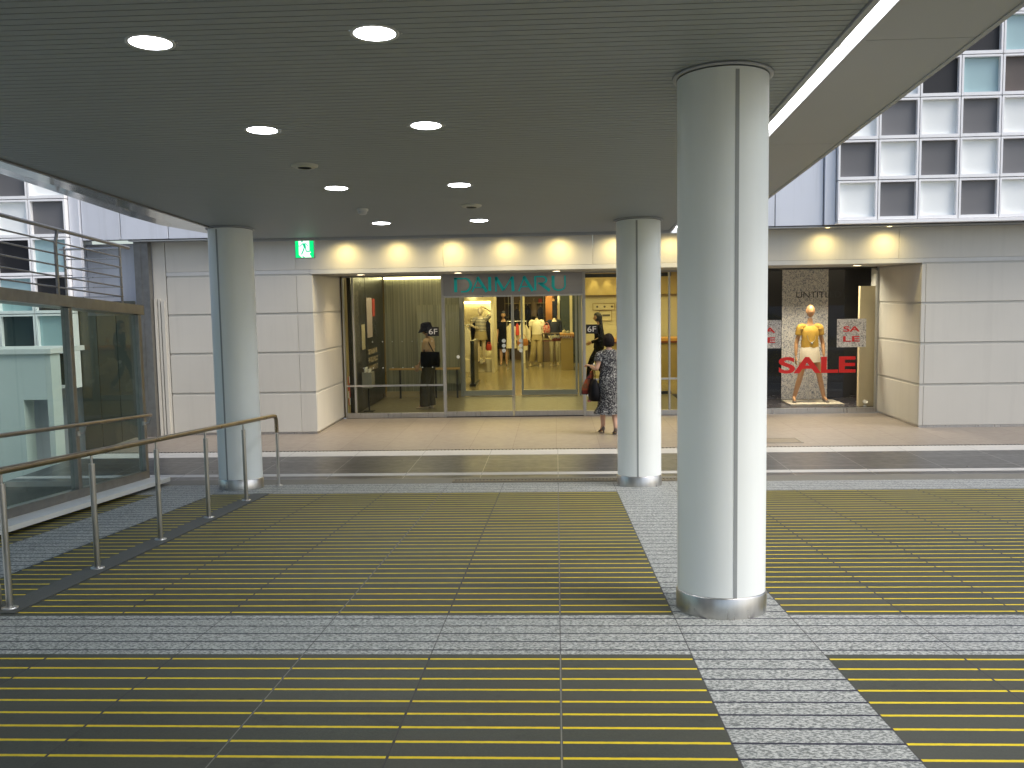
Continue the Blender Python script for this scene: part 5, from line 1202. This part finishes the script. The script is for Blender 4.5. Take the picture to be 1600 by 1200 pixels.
# clothes rails and hanging clothes
def rail_rack(x0, x1, y, h, lab):
    o = thing('clothes_rail', lab, 'clothes rail', ((x0+x1)/2, y, 0), 'clothes rails')
    b = MB(); b.tube([(x0, y, h), (x1, y, h)], .012, 10); b.build('rail', M_steel, o)
    for x in (x0, x1):
        b = MB(); b.tube([(x, y, .02), (x, y, h)], .012, 10); b.box(x-.02, x+.02, y-.22, y+.22, 0, .02); b.build('upright', M_steel, o)
def garment(x, y, h, w, ln_, m, lab, sleeves=False, grp='hanging clothes'):
    o = thing('hanging_garment', lab, 'clothes', (x, y, h-ln_), grp)
    b = MB(); b.loft([ring((x, y, h-.06-t*ln_), w*(.42+.08*t) if t > .06 else w*.2, .03+.02*t, 22, 0, 4, .05, t*6+x*9) for t in (0, .06, .15, .3, .5, .75, 1)][::-1]); b.build('cloth', m, o)
    b = MB(); b.tube([(x, y, h-.05), (x, y, h-.01), (x+.012, y, h+.012), (x, y, h+.024)], .004, 6); b.build('hanger', M_steel, o)
    if sleeves:
        b = MB()
        for s_ in (-1, 1): limb(b, [(x+s_*w*.3, y, h-.12), (x+s_*w*.55, y, h-.3), (x+s_*w*.6, y, h-.55)], [.035, .04, .035])
        b.build('sleeves', m, o)
rail_rack(-2.45, -1.88, 26.9, 1.50, 'steel clothes rail with dark clothes inside the lit alcove')
for i, (x, m, l_, lab) in enumerate(((-1.95, M_navy, .70, 'navy coat at the right end of the alcove rail'), (-2.05, M_bd, .85, 'long black dress on the alcove rail'), (-2.14, M_navy, .75, 'navy jacket third from the right on the alcove rail'), (-2.38, M_bd, .6, 'short black top at the left end of the alcove rail'))): garment(x, 26.9, 1.5, .16, l_, m, lab)
rail_rack(-2.65, -2.30, 25.0, 1.36, 'steel rail holding cream tops just inside the left of the inner doors')
garment(-2.42, 25.0, 1.36, .34, .72, M_cr, 'cream top with small print at the left edge of the lit alcove'); garment(-2.60, 25.0, 1.36, .3, .6, M_khaki, 'khaki top left of the cream printed top')
rail_rack(-1.42, -.85, 27.2, 1.38, 'low rail of cream clothes between the two door leaves')
garment(-1.30, 27.2, 1.38, .30, .72, M_cr, 'cream coat on the middle rail, left'); garment(-1.12, 27.15, 1.38, .10, .34, M_redc, 'red edged top half hidden between cream coats'); garment(-.98, 27.2, 1.38, .30, .78, M_cr, 'cream coat on the middle rail, right', True)
def handbag(x, y, z, w, h, m, lab):
    o = thing('display_bag', lab, 'bag', (x, y, z), 'bags on display')
    b = MB(); b.loft([ring((x, y, z+t*h), w*.5*s_, .05*s_, 24, 0, 3, .02, t, sq=.7) for t, s_ in ((0, .8), (.08, 1), (.5, 1.05), (.9, .9), (1, .75))]); b.build('bag_body', m, o)
    b = MB(); b.tube([(x+w*.32*math.cos(a), y, z+h*.93+w*.45*math.sin(a)) for a in [math.pi*i/10 for i in range(11)]], .008, 8); b.build('handle', m, o)
handbag(-.95, 26.6, .70, .30, .20, mat('orange_leather', (.50, .20, .05), .5), 'round orange bag hanging beside the headless cream mannequin')
handbag(-1.86, 25.9, .62, .14, .18, M_redc, 'red bag below the striped mannequin')
handbag(-.28, 27.6, 1.02, .20, .22, mat('red_print', (.60, .06, .07), .5, c2=(.75, .5, .45), scale=30), 'bright red printed bag on the small table between the two headless mannequins')
o = thing('display_table', 'small dark table with folded red cloth before the navy jacket mannequin', 'table', (-.1, 27.6, 0))
b = MB(); b.box(-.42, .18, 27.4, 27.8, .985, 1.01); b.build('tabletop', M_brown, o)
for x in (-.40, .15):
    for y in (27.42, 27.76): b = MB(); b.box(x, x+.02, y, y+.02, 0, .984); b.build('leg', M_dark, o)
b = MB(); b.loft([ring((.02, 27.6, z_), .15, .12, 20, 0, 3, .05, z_*9, sq=.5) for z_ in (.80, .84, .87)]); b.box(-.41, .17, 27.42, 27.78, .775, .79); b.build('folded_cloth', mat('dark_red_cloth', (.16, .03, .02), .8), o)
# low woven chair / basket by the clerk, wall shelves behind
o = thing('plant_stand', 'dim dark basket on the floor left of the clerk', 'basket', (-1.9, 27.4, 0)); b = MB(); b.lathe((-1.98, 27.3, 0), [(.12, 0), (.16, .15), (.18, .36), (.165, .36), (.14, .1)], 20); b.build('basket', mat('wicker', (.10, .07, .03), .8, 0, .4, 40, bump=.5), o)
for i in range(9):
    x = [-1.45, -1.28, -1.12, -.92, -.72, -.5, .2, .34, .47][i]; zt = [1.9, 1.75, 2.05, 1.85, 2.0, 1.8, 2.05, 1.9, 1.95][i]
    garment(x, 30.8+.03*(i % 3), zt, .2, .5+.07*(i % 4), [M_bd, M_navy, M_khaki, M_bd, M_brown, M_navy, M_blueg, M_bd, M_blueg][i], ['far black blouse left of the doors centre line', 'far navy blouse behind the cream coats', 'khaki vest hanging at the back of the shop', 'black waistcoat hanging behind the round orange bag', 'brown top hanging at the back above the cream mannequin', 'navy cardigan hanging left of the orange panel', 'blue grey dress at the back right of the raised mannequin', 'black dress hanging behind the sales counter', 'blue grey coat nearest the right door frame'][i], grp='clothes hanging at the back')
sh = thing('wall_shelf', 'dim wooden wall shelves at the back of the shop behind the clerk', 'shelf', (-1.2, 31.1, 0))
for z in (.5, .95, 1.4, 1.85):
    b = MB(); b.box(-1.7, .6, 31.0, 31.19, z, z+.025); b.build('board', M_khaki, sh)
for x in (-1.7, -.95, -.2, .57): b = MB(); b.box(x, x+.03, 31.0, 31.19, 0, 2.5); b.build('upright', M_brown, sh)
for i in range(14):
    z = (.526, .976, 1.426, 1.876)[i % 4]; x = -1.6+.155*i; c_ = [(.5, .42, .25), (.03, .03, .05), (.35, .05, .04), (.55, .5, .35), (.15, .1, .05)][i % 5]
    o = thing('folded_clothes', ['cream', 'navy', 'red', 'pale', 'brown'][i % 5]+' folded stack on the rear wall shelves', 'folded clothes', (x, 31.08, z), 'folded stacks on the rear shelves')
    b = MB()
    for k in range(2+i % 3): b.loft([ring((x+.004*(k % 2), 31.09, z+.001+.045*k+t), .062, .07, 16, sq=.45) for t in (0, .02, .042)])
    b.build('stack', mat('fold%d' % (i % 5), c_, .85), o)
rail_rack(-1.55, -.40, 30.85, 2.1, 'tall rear rail of dark clothes left of the orange panel'); rail_rack(.15, .6, 30.85, 2.1, 'tall rear rail of blue grey clothes behind the sales counter')
